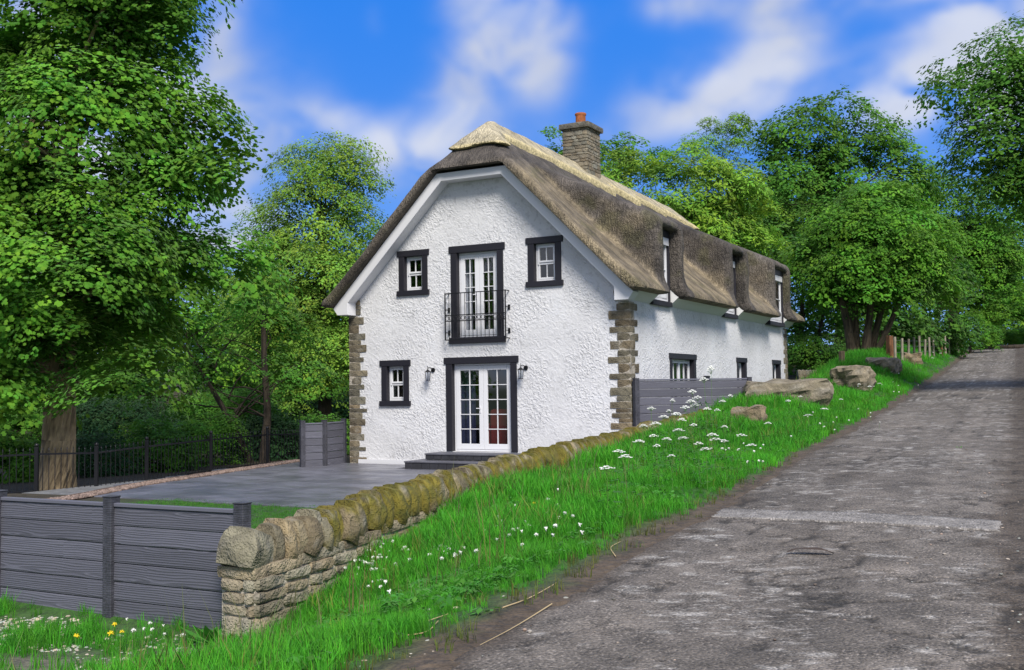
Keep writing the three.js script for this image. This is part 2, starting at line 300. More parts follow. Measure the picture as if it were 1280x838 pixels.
{
  const run = (...segs) => { const o = []; for (const [a, b, s] of segs) for (let x = a; x < b - 1e-6; x += s) o.push(x); o.push(segs[segs.length - 1][1]); return o; };
  const ts = run([-60, -12, 8], [-12, 3, .6], [3, 24, .11], [24, 60, .4], [60, 120, 2], [120, 700, 40]);
  const ns = run([-400, -40, 40], [-40, -6, 2], [-6, -1, .4], [-1, .3, .1], [.3, 2.3, .5], [2.3, 6.6, .07], [6.6, 16, .3], [16, 40, 1], [40, 500, 40]);
  const nt = ts.length, nn = ns.length, pos = new Float32Array(nt * nn * 3), uv = new Float32Array(nt * nn * 2), col = new Float32Array(nt * nn * 3), idx = [];
  for (let i = 0; i < nt; i++) for (let j = 0; j < nn; j++) {
    const t = ts[i], n = ns[j], [x, z] = xzOf(t, n), o = i * nn + j, nl = leftEdge(t);
    let y = groundY(x, z);
    const edge = Math.min(Math.abs(n - nl), Math.abs(n - .05));
    if (n > -.95 && n < nl - .12) y -= .06; else if (n > -.5 && n < nl + .7) y += .030 * fbm(x * 5, z * 5, 0, 3) * sstep(.75, .15, edge) - .004;
    pos.set([x, y, z], o * 3); uv.set([x, z], o * 2);
    const f = fbm(x * 1.1, z * 1.1, 4, 4), f2 = fbm(x * 4, z * 4, 7, 3);
    const grass = [.030 + .02 * f, .10 + .05 * f, .012], soil = [.115 * (.7 + .6 * f2), .085 * (.7 + .6 * f2), .058 * (.7 + .6 * f2)], litter = [.060 * (.6 + .8 * f2), .048 * (.6 + .8 * f2), .028 * (.6 + .8 * f2)];
    let s = 0; if (n <= nl + 1.6) s = sstep(nl + .24 + .40 * f * sstep(14, 4, t) + .08 * sstep(9, 4, t), nl + .05, n - .35 * (f2 - .5)) ; if (n < 0) s = sstep(-1.6, -.2, n + .8 * (f2 - .5));
    let c = grass.map((g, k) => lerp(g, soil[k], s));
    const wood = Math.max(sstep(12.5, 15, n), sstep(42, 48, t) * sstep(6.2, 8, n)); c = c.map((v, k) => lerp(v, litter[k], wood));
    const bare = sstep(.50, .62, f2 * .6 + f * .4) * sstep(WT + .3, WT - .6, t) * sstep(5.4, 6.2, n); c = c.map((v, k) => lerp(v, [.20, .18, .14][k], bare));
    col.set(c, o * 3);
    if (i && j) { const a = o - nn - 1, b = o - nn, d = o - 1; idx.push(a, b, d, b, o, d); }
  }
  const g = new THREE.BufferGeometry(); g.setAttribute('position', new THREE.BufferAttribute(pos, 3)); g.setAttribute('uv', new THREE.BufferAttribute(uv, 2)); g.setAttribute('color', new THREE.BufferAttribute(col, 3)); g.setIndex(idx); g.computeVertexNormals();
  struct(tag(mesh('ground', g, M.ground), 'grassy ground with bare soil along the lane', 'ground'));
}
{ // the lane
  const run = (...segs) => { const o = []; for (const [a, b, s] of segs) for (let x = a; x < b - 1e-6; x += s) o.push(x); o.push(segs[segs.length - 1][1]); return o; };
  const ts = run([-10, 3, .5], [3, 9, .03], [9, 16, .045], [16, 30, .12], [30, 90, .6], [90, 140, 5]), NN = 90;
  const pos = [], uv = [], col = [], idx = [];
  for (let i = 0; i < ts.length; i++) for (let j = 0; j <= NN; j++) {
    const t = ts[i], nl = leftEdge(t) + .03, n = lerp(-1.1, nl, j / NN), [x, z] = xzOf(t, n), e = Math.min(n - .02 + .25 * (fbm(t * .8, 9, 0, 4) - .5), nl - n);
    const crack = Math.abs(fbm(n * 2.2 + 3, t * 1.5, 2, 4) - .5), cz = sstep(.40, .56, fbm(n * .9, t * .5, 12, 2) + .18 * sstep(.75, .2, e) + .1 * sstep(9, 5, t));
    const cr = sstep(.026, .006, crack) * cz;
    const y = roadY(t) + .006 + .016 * Math.sin(Math.PI * clamp(n / nl)) + .012 * (fbm(n * 1.5, t * 1.2, 1, 3) - .5) - .012 * cr - (n > 1 ? .05 * sstep(.10, 0, e) : 0) + sstep(0, -1.2, n) * (.10 + (fbm(x * .8, z * .8, 0, 3) - .5) * .12) + sstep(.1, -.3, n) * .04 * fbm(x * 6, z * 6, 0, 3) - .06 * sstep(-.95, -1.1, n);
    pos.push(x, y, z); uv.push(n, t);
    const big = fbm(n * .8, t * .35, 5, 4), mid = fbm(n * 3.1, t * 2.2, 6, 4), fine = noise(n * 36, t * 44, 9), sp = fbm(n * 6, t * 8.5, 3, 3);
    let k = .215 * (.55 + .6 * big + .75 * (mid - .5));
    const wheel = Math.exp(-(((n - .75) / .34) ** 2)) + Math.exp(-(((n - 2.15) / .34) ** 2)); k *= 1 + .16 * wheel;
    let c = [k * 1.14, k * 1.0, k * .86];
    const pale = Math.max(sstep(.705, .73, sp), sstep(.66, .74, fine) * sstep(.50, .64, fbm(n * 1.3, t * .8, 21, 3)) * .8);
    c = c.map((v, q) => lerp(v, [.50, .47, .43][q], pale * .85));
    const dirt = Math.max(sstep(.34, .02, e + .3 * (mid - .5)), sstep(.58, .72, fbm(n * 1.6, t * .6, 30, 4)) * .3); c = c.map((v, q) => lerp(v, [.105, .078, .055][q], dirt * .8));
    c = c.map((v, q) => lerp(v, [.03, .027, .022][q], cr * .8));
    col.push(...c);
    if (i && j) { const o = i * (NN + 1) + j, a = o - NN - 2, b = o - NN - 1, d = o - 1; idx.push(a, b, d, b, o, d); }
  }
  const g = new THREE.BufferGeometry(); g.setAttribute('position', new THREE.Float32BufferAttribute(pos, 3)); g.setAttribute('uv', new THREE.Float32BufferAttribute(uv, 2)); g.setAttribute('color', new THREE.Float32BufferAttribute(col, 3)); g.setIndex(idx); g.computeVertexNormals();
  struct(tag(mesh('lane', g, M.road), 'worn grey tarmac lane with pale patches', 'lane'));
  // concrete drainage strip across it
  const A = onGround(882, 642), B = onGround(1266, 660), sp = [], si = [], su = [], sc = [], S = 110, K = 14, dir2 = V(DV[0], 0, DV[1]);
  for (let i = 0; i <= S; i++) {
    const p = A.clone().lerp(B, i / S), ends = Math.min(i, S - i) / S;
    for (let k = 0; k <= K; k++) {
      const e = k < 2 ? -1 : k > K - 2 ? 1 : 0, off = lerp(-.25, .25, clamp((k - 1) / (K - 2))) + e * .012 + e * e * (fbm(i * .22, k < 2 ? 2 : 8, 0, 4) - .5) * .06, q = p.clone().addScaledVector(dir2, off), [t, n] = tnOf(q.x, q.z);
      const y = roadY(t) + .006 + .016 * Math.sin(Math.PI * (1 - i / S)) + (k === 0 || k === K ? -.03 : .008 + .010 * (fbm(q.x * 3, q.z * 3, 4, 3) - .5)) - .05 * sstep(.05, 0, ends + .03 * (fbm(k * .7, i * .2, 3, 2) - .5));
      const f = fbm(q.x * 2.2, q.z * 2.2, 8, 4), g2 = fbm(q.x * 9, q.z * 9, 2, 3), wear = Math.max(sstep(.55, .66, f), sstep(.62, .70, g2) * .7) * .6, b0 = .42 * (.8 + .5 * (g2 - .3));
      sp.push(q.x, y, q.z); su.push(n, t); sc.push(...[lerp(b0 * 1.04, .15, wear * .75), lerp(b0 * .97, .135, wear * .75), lerp(b0 * .90, .12, wear * .75)]);
      if (i && k) { const o = i * (K + 1) + k; si.push(o - K - 2, o - 1, o - K - 1, o - K - 1, o - 1, o); }
    }
  }
  const sg = new THREE.BufferGeometry(); sg.setAttribute('position', new THREE.Float32BufferAttribute(sp, 3)); sg.setAttribute('uv', new THREE.Float32BufferAttribute(su, 2)); sg.setAttribute('color', new THREE.Float32BufferAttribute(sc, 3)); sg.setIndex(si); sg.computeVertexNormals();
  struct(tag(mesh('concrete_strip', sg, M.road), 'pale concrete strip crossing the lane', 'strip'));
}

/* ------------------------------------------------------------------ the cottage */
const houseToWorld = (X, y, Z) => V(HO[0] + X * Math.cos(HA) - Z * Math.sin(HA), y, HO[2] + X * Math.sin(HA) + Z * Math.cos(HA));
const house = thing('thatched_cottage', 'white roughcast cottage with thatched roof and black window surrounds', 'cottage', HO, -HA);
const lift = g => (g.translate(0, -BASE, 0), g);    // house geometry is written with world heights
const hpart = (name, geo, m, parent = house) => mesh(name, lift(geo), m, parent);

// openings: gable rectangles in X, side rectangles in v
const GW = {
  door: { x0: -1.0, x1: 1.03, y0: .117, y1: 2.36, lint: .16, jamb: .17, sill: 0 },
  balcony: { x0: -.83, x1: .71, y0: 2.683, y1: 5.039, lint: .17, jamb: .17, sill: .15 },
  rw: { x0: 1.262, x1: 2.218, y0: 3.928, y1: 5.081, lint: .15, jamb: .16, sill: .13 },
  lu: { x0: -2.333, x1: -1.392, y0: 3.912, y1: 5.035, lint: .15, jamb: .16, sill: .13 },
  ll: { x0: -2.88, x1: -1.963, y0: 1.202, y1: 2.337, lint: .15, jamb: .16, sill: .13 }
};
const SW = [{ x0: 2.51, x1: 4.58, y0: 1.05, y1: 2.40, lint: .14, jamb: .15, sill: .12 }, { x0: 8.24, x1: 9.34, y0: 1.05, y1: 2.40, lint: .14, jamb: .15, sill: .12 }, { x0: 12.32, x1: 13.43, y0: .35, y1: 2.40, lint: .14, jamb: .15, sill: .12 }];
const DORM = [[1.32, 2.55], [6.95, 8.2], [11.6, 13.4]];
const holeOf = w => { const p = new THREE.Path(); const o = .05 + w.jamb; const a = w.x0 + o - .01, b = w.x1 - o + .01, c = w.y0 + w.sill - .01, d = w.y1 - w.lint + .01; p.moveTo(a, c); p.lineTo(b, c); p.lineTo(b, d); p.lineTo(a, d); p.closePath(); return p; };
const shapeOf = pts => { const s = new THREE.Shape(); pts.forEach(([x, y], i) => i ? s.lineTo(x, y) : s.moveTo(x, y)); s.closePath(); return s; };
{
  const gs = shapeOf([[-HW, BASE - .3], [HW, BASE - .3], [HW, 3.62], [.86, 6.60], [-.86, 6.60], [-HW, 3.62]]); for (const w of Object.values(GW)) gs.holes.push(holeOf(w));
  const g = new THREE.ExtrudeGeometry(gs, { depth: .3, bevelEnabled: false }); g.translate(0, 0, -.3);
  tag(hpart('wall', planarUV(g), M.harl), 'white roughcast gable wall');
  const ss = shapeOf([[.302, BASE - .3], [HL - .302, BASE - .3], [HL - .302, 3.62], [.302, 3.62]]); for (const w of SW) ss.holes.push(holeOf(w));
  for (const [a, b] of DORM) { /* the wall rises behind each dormer window as its lower panel */ }
  const s1 = new THREE.ExtrudeGeometry(ss, { depth: .3, bevelEnabled: false }); s1.rotateY(Math.PI / 2); s1.translate(HW - .3, 0, 0); hpart('wall', planarUV(s1), M.harl);
  hpart('wall', boxAt(-HW, -HW + .3, BASE - .3, 3.62, -HL + .302, -.302), M.harl);
  const bg = new THREE.ExtrudeGeometry(shapeOf([[-HW, BASE - .3], [HW, BASE - .3], [HW, 3.62], [.86, 6.60], [-.86, 6.60], [-HW, 3.62]]), { depth: .3, bevelEnabled: false }); bg.translate(0, 0, -HL); hpart('wall', planarUV(bg), M.harl);
  hpart('plinth', boxAt(-HW + .26, -1.36, BASE - .05, BASE + .10, .004, .03), M.whitePaint);
  // rooms behind the glass
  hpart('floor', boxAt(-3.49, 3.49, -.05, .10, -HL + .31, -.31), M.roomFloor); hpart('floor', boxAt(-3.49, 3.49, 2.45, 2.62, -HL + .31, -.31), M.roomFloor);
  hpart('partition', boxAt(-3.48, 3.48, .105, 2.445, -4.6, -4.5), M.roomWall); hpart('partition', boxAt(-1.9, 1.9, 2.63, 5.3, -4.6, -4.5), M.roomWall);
}
// windows: the white frame is the part, its surround, bars and panes its sub-parts
function windowAt(name, w, put, { cols = 2, rows = 1, kind = 'sash', recess = .11, label } = {}) {
  const W2 = w.x1 - w.x0, H2 = w.y1 - w.y0, ov = .05, j = w.jamb;
  const ix0 = -W2 / 2 + ov + j, ix1 = W2 / 2 - ov - j, iy0 = w.sill, iy1 = H2 - w.lint;       // clear opening
  const fr = [], f = .045, zb = -recess - .06, zf = -recess;
  const bar = (x0, x1, y0, y1, a = zb, b = zf) => fr.push(rbox(x0, x1, y0, y1, a, b, .006));
  bar(ix0, ix0 + f, iy0, iy1); bar(ix1 - f, ix1, iy0, iy1); bar(ix0 + f + .001, ix1 - f - .001, iy1 - f, iy1); bar(ix0 + f + .001, ix1 - f - .001, iy0, iy0 + f);
  const o = mesh(name, plain(fr), M.upvc, house); put(o, w); if (label) o.userData.label = label;
  const sub = (n, g, m) => mesh(n, g, m, o);
  sub('lintel', rbox(-W2 / 2, W2 / 2, H2 - w.lint, H2, -.16, .03, .01), M.black);
  if (w.sill) sub('sill', rbox(-W2 / 2, W2 / 2, 0, w.sill, -.16, .055, .01), M.black);
  sub('jamb', rbox(-W2 / 2 + ov, ix0, iy0 + .001, iy1 - .001, -.2, .022, .008), M.black); sub('jamb', rbox(ix1, W2 / 2 - ov, iy0 + .001, iy1 - .001, -.2, .022, .008), M.black);
  const gx0 = ix0 + f, gx1 = ix1 - f, gy0 = iy0 + f, gy1 = iy1 - f;
  const leaves = kind === 'sash' ? [[gx0, gx1, (gy0 + gy1) / 2, gy1, .02, 0], [gx0, gx1, gy0, (gy0 + gy1) / 2, 0, 1]] : kind === 'casement' ? [[gx0, (gx0 + gx1) / 2, gy0, gy1, .01, 0], [(gx0 + gx1) / 2, gx1, gy0, gy1, .01, 0]] : [[gx0, (gx0 + gx1) / 2, gy0, gy1, .012, 0], [(gx0 + gx1) / 2, gx1, gy0, gy1, .012, 1]];
  for (const [a0, b0, c0, d0, zo, second] of leaves) {
    const door = kind === 'door', st = door ? .11 : kind === 'sash' ? .045 : .05, a = a0 + .003, b = b0 - .003, c = c0 + .003, d = d0 - .003, z1 = zf + zo, z0 = z1 - .05;
    const bot = door ? (H2 > 2.3 && !w.sill ? .16 : .13) : st, geos = [rbox(a, a + st, c, d, z0, z1, .006), rbox(b - st, b, c, d, z0, z1, .006), rbox(a + st + .001, b - st - .001, d - st, d, z0, z1, .006), rbox(a + st + .001, b - st - .001, c, c + bot, z0, z1, .006)];
    if (kind === 'sash' && !second) for (const hx of [a + .005, b - .035]) geos.push(rbox(hx, hx + .03, c - .05, c, z0 + .005, z1 + .004, .005));
    const px0 = a + st, px1 = b - st, py0 = c + bot, py1 = d - st, bw = .018;
    for (let i = 1; i < cols; i++) { const x = lerp(px0, px1, i / cols); geos.push(boxAt(x - bw / 2, x + bw / 2, py0, py1, z0 + .012, z1 - .008)); }
    for (let k = 1; k < rows; k++) { const y = lerp(py0, py1, k / rows); geos.push(boxAt(px0, px1, y - bw / 2, y + bw / 2, z0 + .014, z1 - .006)); }
    sub(kind === 'door' ? 'door_leaf' : 'sash', plain(geos), M.upvc);
    for (let i = 0; i < cols; i++) for (let k = 0; k < rows; k++) {
      const x0 = lerp(px0, px1, i / cols), x1 = lerp(px0, px1, (i + 1) / cols), y0 = lerp(py0, py1, k / rows), y1 = lerp(py0, py1, (k + 1) / rows), g = new THREE.PlaneGeometry(x1 - x0 - bw * .8, y1 - y0 - bw * .8);
      g.rotateY((hash3(i * 7 + k, Math.round(w.x0 * 100), 3) - .5) * .02); g.translate((x0 + x1) / 2, (y0 + y1) / 2, z0 + .022); sub('pane', g, M.glass);
    }
    if (kind === 'door' && !second) sub('handle', plain([rbox(b - .085, b - .055, c + .86, c + 1.02, z1 + .001, z1 + .012, .004), rbox(b - .17, b - .06, c + .96, c + .98, z1 + .035, z1 + .05, .006), rbox(b - .078, b - .062, c + .962, c + .978, z1 + .012, z1 + .036, .004)]), M.upvc);
  }
  return o;
}
const onGable = (o, w) => o.position.set((w.x0 + w.x1) / 2, w.y0 - BASE, 0);
const onSide = (o, w) => { o.position.set(HW, w.y0 - BASE, -(w.x0 + w.x1) / 2); o.rotation.y = Math.PI / 2; };
windowAt('french_door', GW.door, onGable, { kind: 'door', cols: 2, rows: 5, label: 'white glazed double door under black lintel' });
windowAt('balcony_door', GW.balcony, onGable, { kind: 'door', cols: 2, rows: 5, label: 'white glazed balcony door' });
for (const k of ['rw', 'lu', 'll']) windowAt('window', GW[k], onGable, {});
windowAt('window', SW[0], onSide, { kind: 'casement', cols: 2, rows: 1 }); windowAt('window', SW[1], onSide, { kind: 'casement', cols: 1, rows: 1 }); windowAt('window', SW[2], onSide, { kind: 'casement', cols: 1, rows: 2 });
for (const [a, b] of DORM) {                        // dormer windows stand in the wall plane, up into the thatch
  const w = { x0: a - .04, x1: b + .06, y0: 3.50, y1: 5.36, lint: .20, jamb: .05, sill: .12 };
  const o = windowAt('dormer_window', w, (q, ww) => { onSide(q, ww); q.position.x = HW + (a > 10 ? .13 : .04); }, { kind: 'casement', cols: 1, rows: 2, recess: .04 });
  mesh('panel', rbox(-(b - a) / 2 + .02, (b - a) / 2 - .02, .125, .50, -.2, -.03, .006), M.upvc, o);
  mesh('head_board', rbox(-(b - a) / 2, (b - a) / 2, 1.48, 1.66, -.2, .02, .006), M.upvc, o);
}
{ // iron balcony
  const x0 = -.84, x1 = .80, z = .19, geos = [], b = (g) => geos.push(g);
  for (const y of [3.885, 3.36, 3.22, 2.775]) b(rbox(x0, x1, y - .011, y + .011, z - .012, z + .012, .004));
  for (const x of [x0, x1]) { b(rbox(x - .013, x + .013, 2.765, 3.90, z - .013, z + .013, .004)); for (const y of [3.885, 2.775]) b(rbox(x - .011, x + .011, y - .011, y + .011, .002, z - .014, .004)); for (const y of [3.5, 2.95]) { b(rbox(x - .03, x + .03, y - .06, y + .06, .002, .02, .006)); b(rbox(x - .01, x + .01, y - .01, y + .01, .02, z - .014, .004)); } }
  const rail = hpart('balcony_railing', plain(geos), M.iron); tag(rail, 'black iron balcony railing');
  const bar = new THREE.CylinderGeometry(.0075, .0075, 1.10, 6), ring = new THREE.TorusGeometry(.045, .006, 5, 14);
  for (let i = 1; i < 15; i++) { const x = lerp(x0, x1, i / 15), m = mesh('bar', bar, M.iron, rail); m.position.set(x, 3.33 - BASE, z); }
  for (let i = 0; i < 15; i++) { const m = mesh('ring', ring, M.iron, rail); m.position.set(lerp(x0, x1, (i + .5) / 15), 3.29 - BASE, z); }
}
{ // barge boards and boxed eaves
  const g = new THREE.ExtrudeGeometry(shapeOf([[-4.04, 3.665], [-.94, 6.765], [.94, 6.765], [4.04, 3.665], [3.91, 3.50], [3.60, 3.50], [3.60, 3.80], [.815, 6.585], [-.815, 6.585], [-3.60, 3.80], [-3.60, 3.50], [-3.91, 3.50]]), { depth: .34, bevelEnabled: true, bevelSize: .006, bevelThickness: .006, bevelSegments: 1 });
  g.translate(0, 0, .012); hpart('barge_board', planarUV(g), M.whitePaint);
  const segs = [[.02, DORM[0][0] - .02], [DORM[0][1] + .03, DORM[1][0] - .02], [DORM[1][1] + .03, DORM[2][0] - .02], [DORM[2][1] + .03, HL + .3]];
  for (const [a, b] of segs) {
    const s = new THREE.ExtrudeGeometry(shapeOf([[3.803, 3.515], [4.06, 3.74], [4.06, 3.78], [3.803, 4.03]]), { depth: b - a, bevelEnabled: false }); s.translate(0, 0, -b); hpart('boxed_eave', planarUV(s), M.soffit);
  }
  const s = new THREE.ExtrudeGeometry(shapeOf([[-3.803, 3.515], [-3.803, 4.03], [-4.06, 3.78], [-4.06, 3.74]]), { depth: HL, bevelEnabled: false }); s.translate(0, 0, -HL); hpart('boxed_eave', planarUV(s), M.soffit);
}
{ // quoins: every corner stone is a part
  const r = rng(77), M_ = M.stoneVC; let k = 0;
  const corner = (sx, v, dirZ, top) => {
    let y = BASE - .02, long = true;
    while (y < top - .05) {
      const h = Math.min(.095 + r() * .13, top - y), a = (long ? .42 : .25) + r() * .12, b = (long ? .24 : .40) + r() * .08;
      const g = stoneGeo(a + .03, h - .012, b + .03, 300 + k++, { seg: 3, round: .13, rough: .10, base: [.235, .20, .135], vary: .34, smoothAngle: .5 });
      g.translate(sx * (HW + .02 - (a + .03) / 2), y + h / 2, -v + dirZ * (.02 - (b + .03) / 2)); hpart('quoin_stone', g, M_);
      y += h; long = !long;
    }
    hpart('quoin_mortar', boxAt(sx > 0 ? HW - .26 : -HW - .012, sx > 0 ? HW + .012 : -HW + .26, BASE - .02, top - .01, dirZ > 0 ? -v - .26 : -v - .012, dirZ > 0 ? -v + .012 : -v + .26), M.mortar);
  };
  corner(1, 0, 1, 3.49); corner(-1, 0, 1, 3.49); corner(1, HL, -1, 3.49);
  for (const sx of [-1, 1]) { let y = 3.5; for (let i = 0; i < 3; i++) { const h = .1 + r() * .04, w = .10 + r() * .07, g = stoneGeo(w, h - .012, .2, 400 + k++, { base: [.2, .175, .13], round: .15 }); g.translate(sx * (3.595 - w / 2), y + h / 2, -.07); hpart('quoin_stone', g, M_); y += h; } }
}
/* thatch as a solid: signed distance, meshed with surface nets */
function surfaceNets(min, max, cell, sdf) {
  const nx = Math.ceil((max[0] - min[0]) / cell) + 1, ny = Math.ceil((max[1] - min[1]) / cell) + 1, nz = Math.ceil((max[2] - min[2]) / cell) + 1;
  const F = new Float32Array(nx * ny * nz), at = (i, j, k) => (k * ny + j) * nx + i;
  for (let k = 0; k < nz; k++) for (let j = 0; j < ny; j++) for (let i = 0; i < nx; i++) F[at(i, j, k)] = sdf(min[0] + i * cell, min[1] + j * cell, min[2] + k * cell);
  const vid = new Int32Array(nx * ny * nz).fill(-1), pos = [], idx = [];
  for (let k = 0; k < nz - 1; k++) for (let j = 0; j < ny - 1; j++) for (let i = 0; i < nx - 1; i++) {
    let sx = 0, sy = 0, sz = 0, c = 0; const v = [];
    for (let q = 0; q < 8; q++) v.push(F[at(i + (q & 1), j + (q >> 1 & 1), k + (q >> 2))]);
    let neg = 0; for (const x of v) if (x < 0) neg++; if (!neg || neg === 8) continue;
    for (const [a, b] of [[0, 1], [2, 3], [4, 5], [6, 7], [0, 2], [1, 3], [4, 6], [5, 7], [0, 4], [1, 5], [2, 6], [3, 7]]) if ((v[a] < 0) !== (v[b] < 0)) {
      const t = v[a] / (v[a] - v[b]); sx += lerp(a & 1, b & 1, t); sy += lerp(a >> 1 & 1, b >> 1 & 1, t); sz += lerp(a >> 2, b >> 2, t); c++;
    }
    vid[at(i, j, k)] = pos.length / 3; pos.push(min[0] + (i + sx / c) * cell, min[1] + (j + sy / c) * cell, min[2] + (k + sz / c) * cell);
  }
  const quad = (a, b, c, d, flip) => { if (a < 0 || b < 0 || c < 0 || d < 0) return; flip ? idx.push(a, c, b, a, d, c) : idx.push(a, b, c, a, c, d); };
  for (let k = 1; k < nz - 1; k++) for (let j = 1; j < ny - 1; j++) for (let i = 1; i < nx - 1; i++) {
    const f = F[at(i, j, k)] < 0;
    if (f !== F[at(i + 1, j, k)] < 0) quad(vid[at(i, j - 1, k - 1)], vid[at(i, j, k - 1)], vid[at(i, j, k)], vid[at(i, j - 1, k)], !f);
    if (f !== F[at(i, j + 1, k)] < 0) quad(vid[at(i - 1, j, k - 1)], vid[at(i - 1, j, k)], vid[at(i, j, k)], vid[at(i, j, k - 1)], !f);
    if (f !== F[at(i, j, k + 1)] < 0) quad(vid[at(i - 1, j - 1, k)], vid[at(i, j - 1, k)], vid[at(i, j, k)], vid[at(i - 1, j, k)], !f);
  }
  const g = new THREE.BufferGeometry(); g.setAttribute('position', new THREE.Float32BufferAttribute(pos, 3)); g.setIndex(idx); g.computeVertexNormals(); return g;
}
const smax = (a, b, k) => { const h = Math.max(k - Math.abs(a - b), 0) / k; return Math.max(a, b) + h * h * k * .25; };
const smin = (a, b, k) => -smax(-a, -b, k);
const R2 = Math.SQRT1_2;
const sag = (y, v) => y + .022 * clamp(v, 0, 15) * clamp((y - 5.5) / 2.5);
function roofTop(X, y, v) {                          // main slopes and half hips
  const ax = Math.abs(X);
  const flare = .10 * sstep(4.7, 3.8, y);
  let d = (ax + y - 8.03 - flare) * R2;
  const hip = e => (y - 6.90 - 1.095 * (e + .55)) * .674;
  d = smax(d, hip(v), .22); d = smax(d, hip(HL - v), .22);
  return d;
}
function roofSDF(X, y0, Z) {
  const v = -Z, y = sag(y0, v), ax = Math.abs(X);
  let d = roofTop(X, y, v);
  if (X > 1) for (const [a, b] of DORM) {
    const vc = (a + b) / 2, hw = (b - a) / 2 + .40;
    let h = smax((y - 5.50 - .5 * (4.18 - X)) * .894, X - 4.17, .22); h = smax(h, Math.abs(v - vc) - hw, .26);
    d = smin(d, h, .22);
  }
  if (d < .25) d += (fbm3(X * .9 + 3, y * .9, Z * .9, 2) - .5) * .09 + (fbm3(X * 3, y * 3, Z * 5, 3) - .5) * .05;
  d = smax(d, ax - 4.36, .10); d = smax(d, 3.70 - y, .08);
  d = smax(d, -.57 - v, .14); d = smax(d, v - HL - .57, .14);
  // hollow inside
  const under = (ax + y - 7.72) * R2, hu = e => (y - 6.42 - 1.095 * (e + .55)) * .674;
  const voidA = Math.max(under, hu(v), hu(HL - v));
  const front = e => Math.max(e - .1, y - 6.84, (ax + y - 7.73) * R2);
  d = Math.max(d, -Math.min(voidA, front(v), front(HL - v)));
  if (X > 1) for (const [a, b] of DORM) {
    const vc = (a + b) / 2, qx = Math.abs(v - vc) - (b - a) / 2 + .14, qy = Math.max(3.2 - y, y - 5.34 + .14), qz = 3.55 - X;
    const o = Math.max(Math.hypot(Math.max(qx, 0), Math.max(qy, 0)) + Math.min(Math.max(qx, qy), 0) - .14, qz); d = smax(d, -o, .12);
  }
  return d;
}
function thatchPaint(g, cap) {
  g = toCreasedNormals(g, .9);
  const P = g.attributes.position, N = g.attributes.normal, n = P.count, uv = new Float32Array(n * 2), col = new Float32Array(n * 3);
  for (let i = 0; i < n; i += 3) {
    let nx = 0, ny = 0, nz = 0; for (let k = 0; k < 3; k++) { nx += N.getX(i + k); ny += N.getY(i + k); nz += N.getZ(i + k); }
    const endOn = Math.abs(nz) > Math.abs(nx) * 1.15 && Math.abs(nz) > .9;
    for (let k = 0; k < 3; k++) {
      const q = i + k, X = P.getX(q), y = P.getY(q), Z = P.getZ(q), v = -Z;
      uv[q * 2] = endOn ? X : Z; uv[q * 2 + 1] = y * 1.35 + (endOn ? 0 : 0);
      const f = fbm3(X * .7 + 5, y * .7, Z * .7, 4), s = fbm3(X * .6, y * .9, Z * 6, 3), p = fbm3(X * 3.2, y * 3.2 + 9, Z * 3.2, 3);
      let c;
      if (cap) { const k2 = .72 + .5 * (f - .5) + .55 * (s - .5) + .4 * (p - .5); c = [.86 * k2, .75 * k2, .50 * k2]; c = c.map((w, m) => lerp(w, [.60, .55, .42][m], sstep(.5, .68, f) * .4)); const cut = sstep(-.14, -.05, Math.abs(X) - .74 * curveAt(CAPEDGE, v)) * sstep(.4, .6, v) + sstep(7.46, 7.38, y) * sstep(.4, .2, v); c = c.map((w, m) => lerp(w, [1.0, .84, .44][m], clamp(cut) * .7)); }
      else {
        const k2 = .70 + .9 * (f - .5) + .7 * (s - .5) + .8 * (p - .5); c = [.175 * k2, .152 * k2, .132 * k2];
        // newer, straw-coloured skirts and verge strip between the weathered dormer hoods
        let hood = 0; if (X > 0) for (const [a, b] of DORM) hood = Math.max(hood, sstep(.46, .38, Math.abs(v - (a + b) / 2) - (b - a) / 2) );
        const low = sstep(7.1, 6.4, y + .5 * (f - .5));
        const straw = X > 0 ? (1 - hood) * low * clamp(.35 + 1.3 * (s - .3)) : .12 * low;
        c = c.map((w, m) => lerp(w, [.46, .37, .225][m] * (.7 + .6 * p), clamp(straw) * .8));
        const ash = sstep(.50, .66, fbm3(X * .9 + 20, y * .9, Z * .35, 3)) * .5; c = c.map((w, m) => lerp(w, [.24, .215, .185][m], ash * (1 - clamp(straw))));
        const moss = sstep(.60, .70, fbm3(X * 2 + 40, y * 2, Z * 2, 3)); c = c.map((w, m) => lerp(w, [.13, .125, .05][m], moss * .45));
      }
      col.set(c.map(w => Math.max(w, .012)), q * 3);
    }
  }
  g.setAttribute('uv', new THREE.BufferAttribute(uv, 2)); g.setAttribute('color', new THREE.BufferAttribute(col, 3)); return g;
}
const CAPEDGE = [[-1, .75], [0, .72], [.9, .62], [2.76, .68], [4.7, .80], [6.86, 1.02], [7.0, .60], [8.94, 1.0], [9.06, .62], [11.5, .88], [11.62, .60], [13.6, .95], [16, .9]];
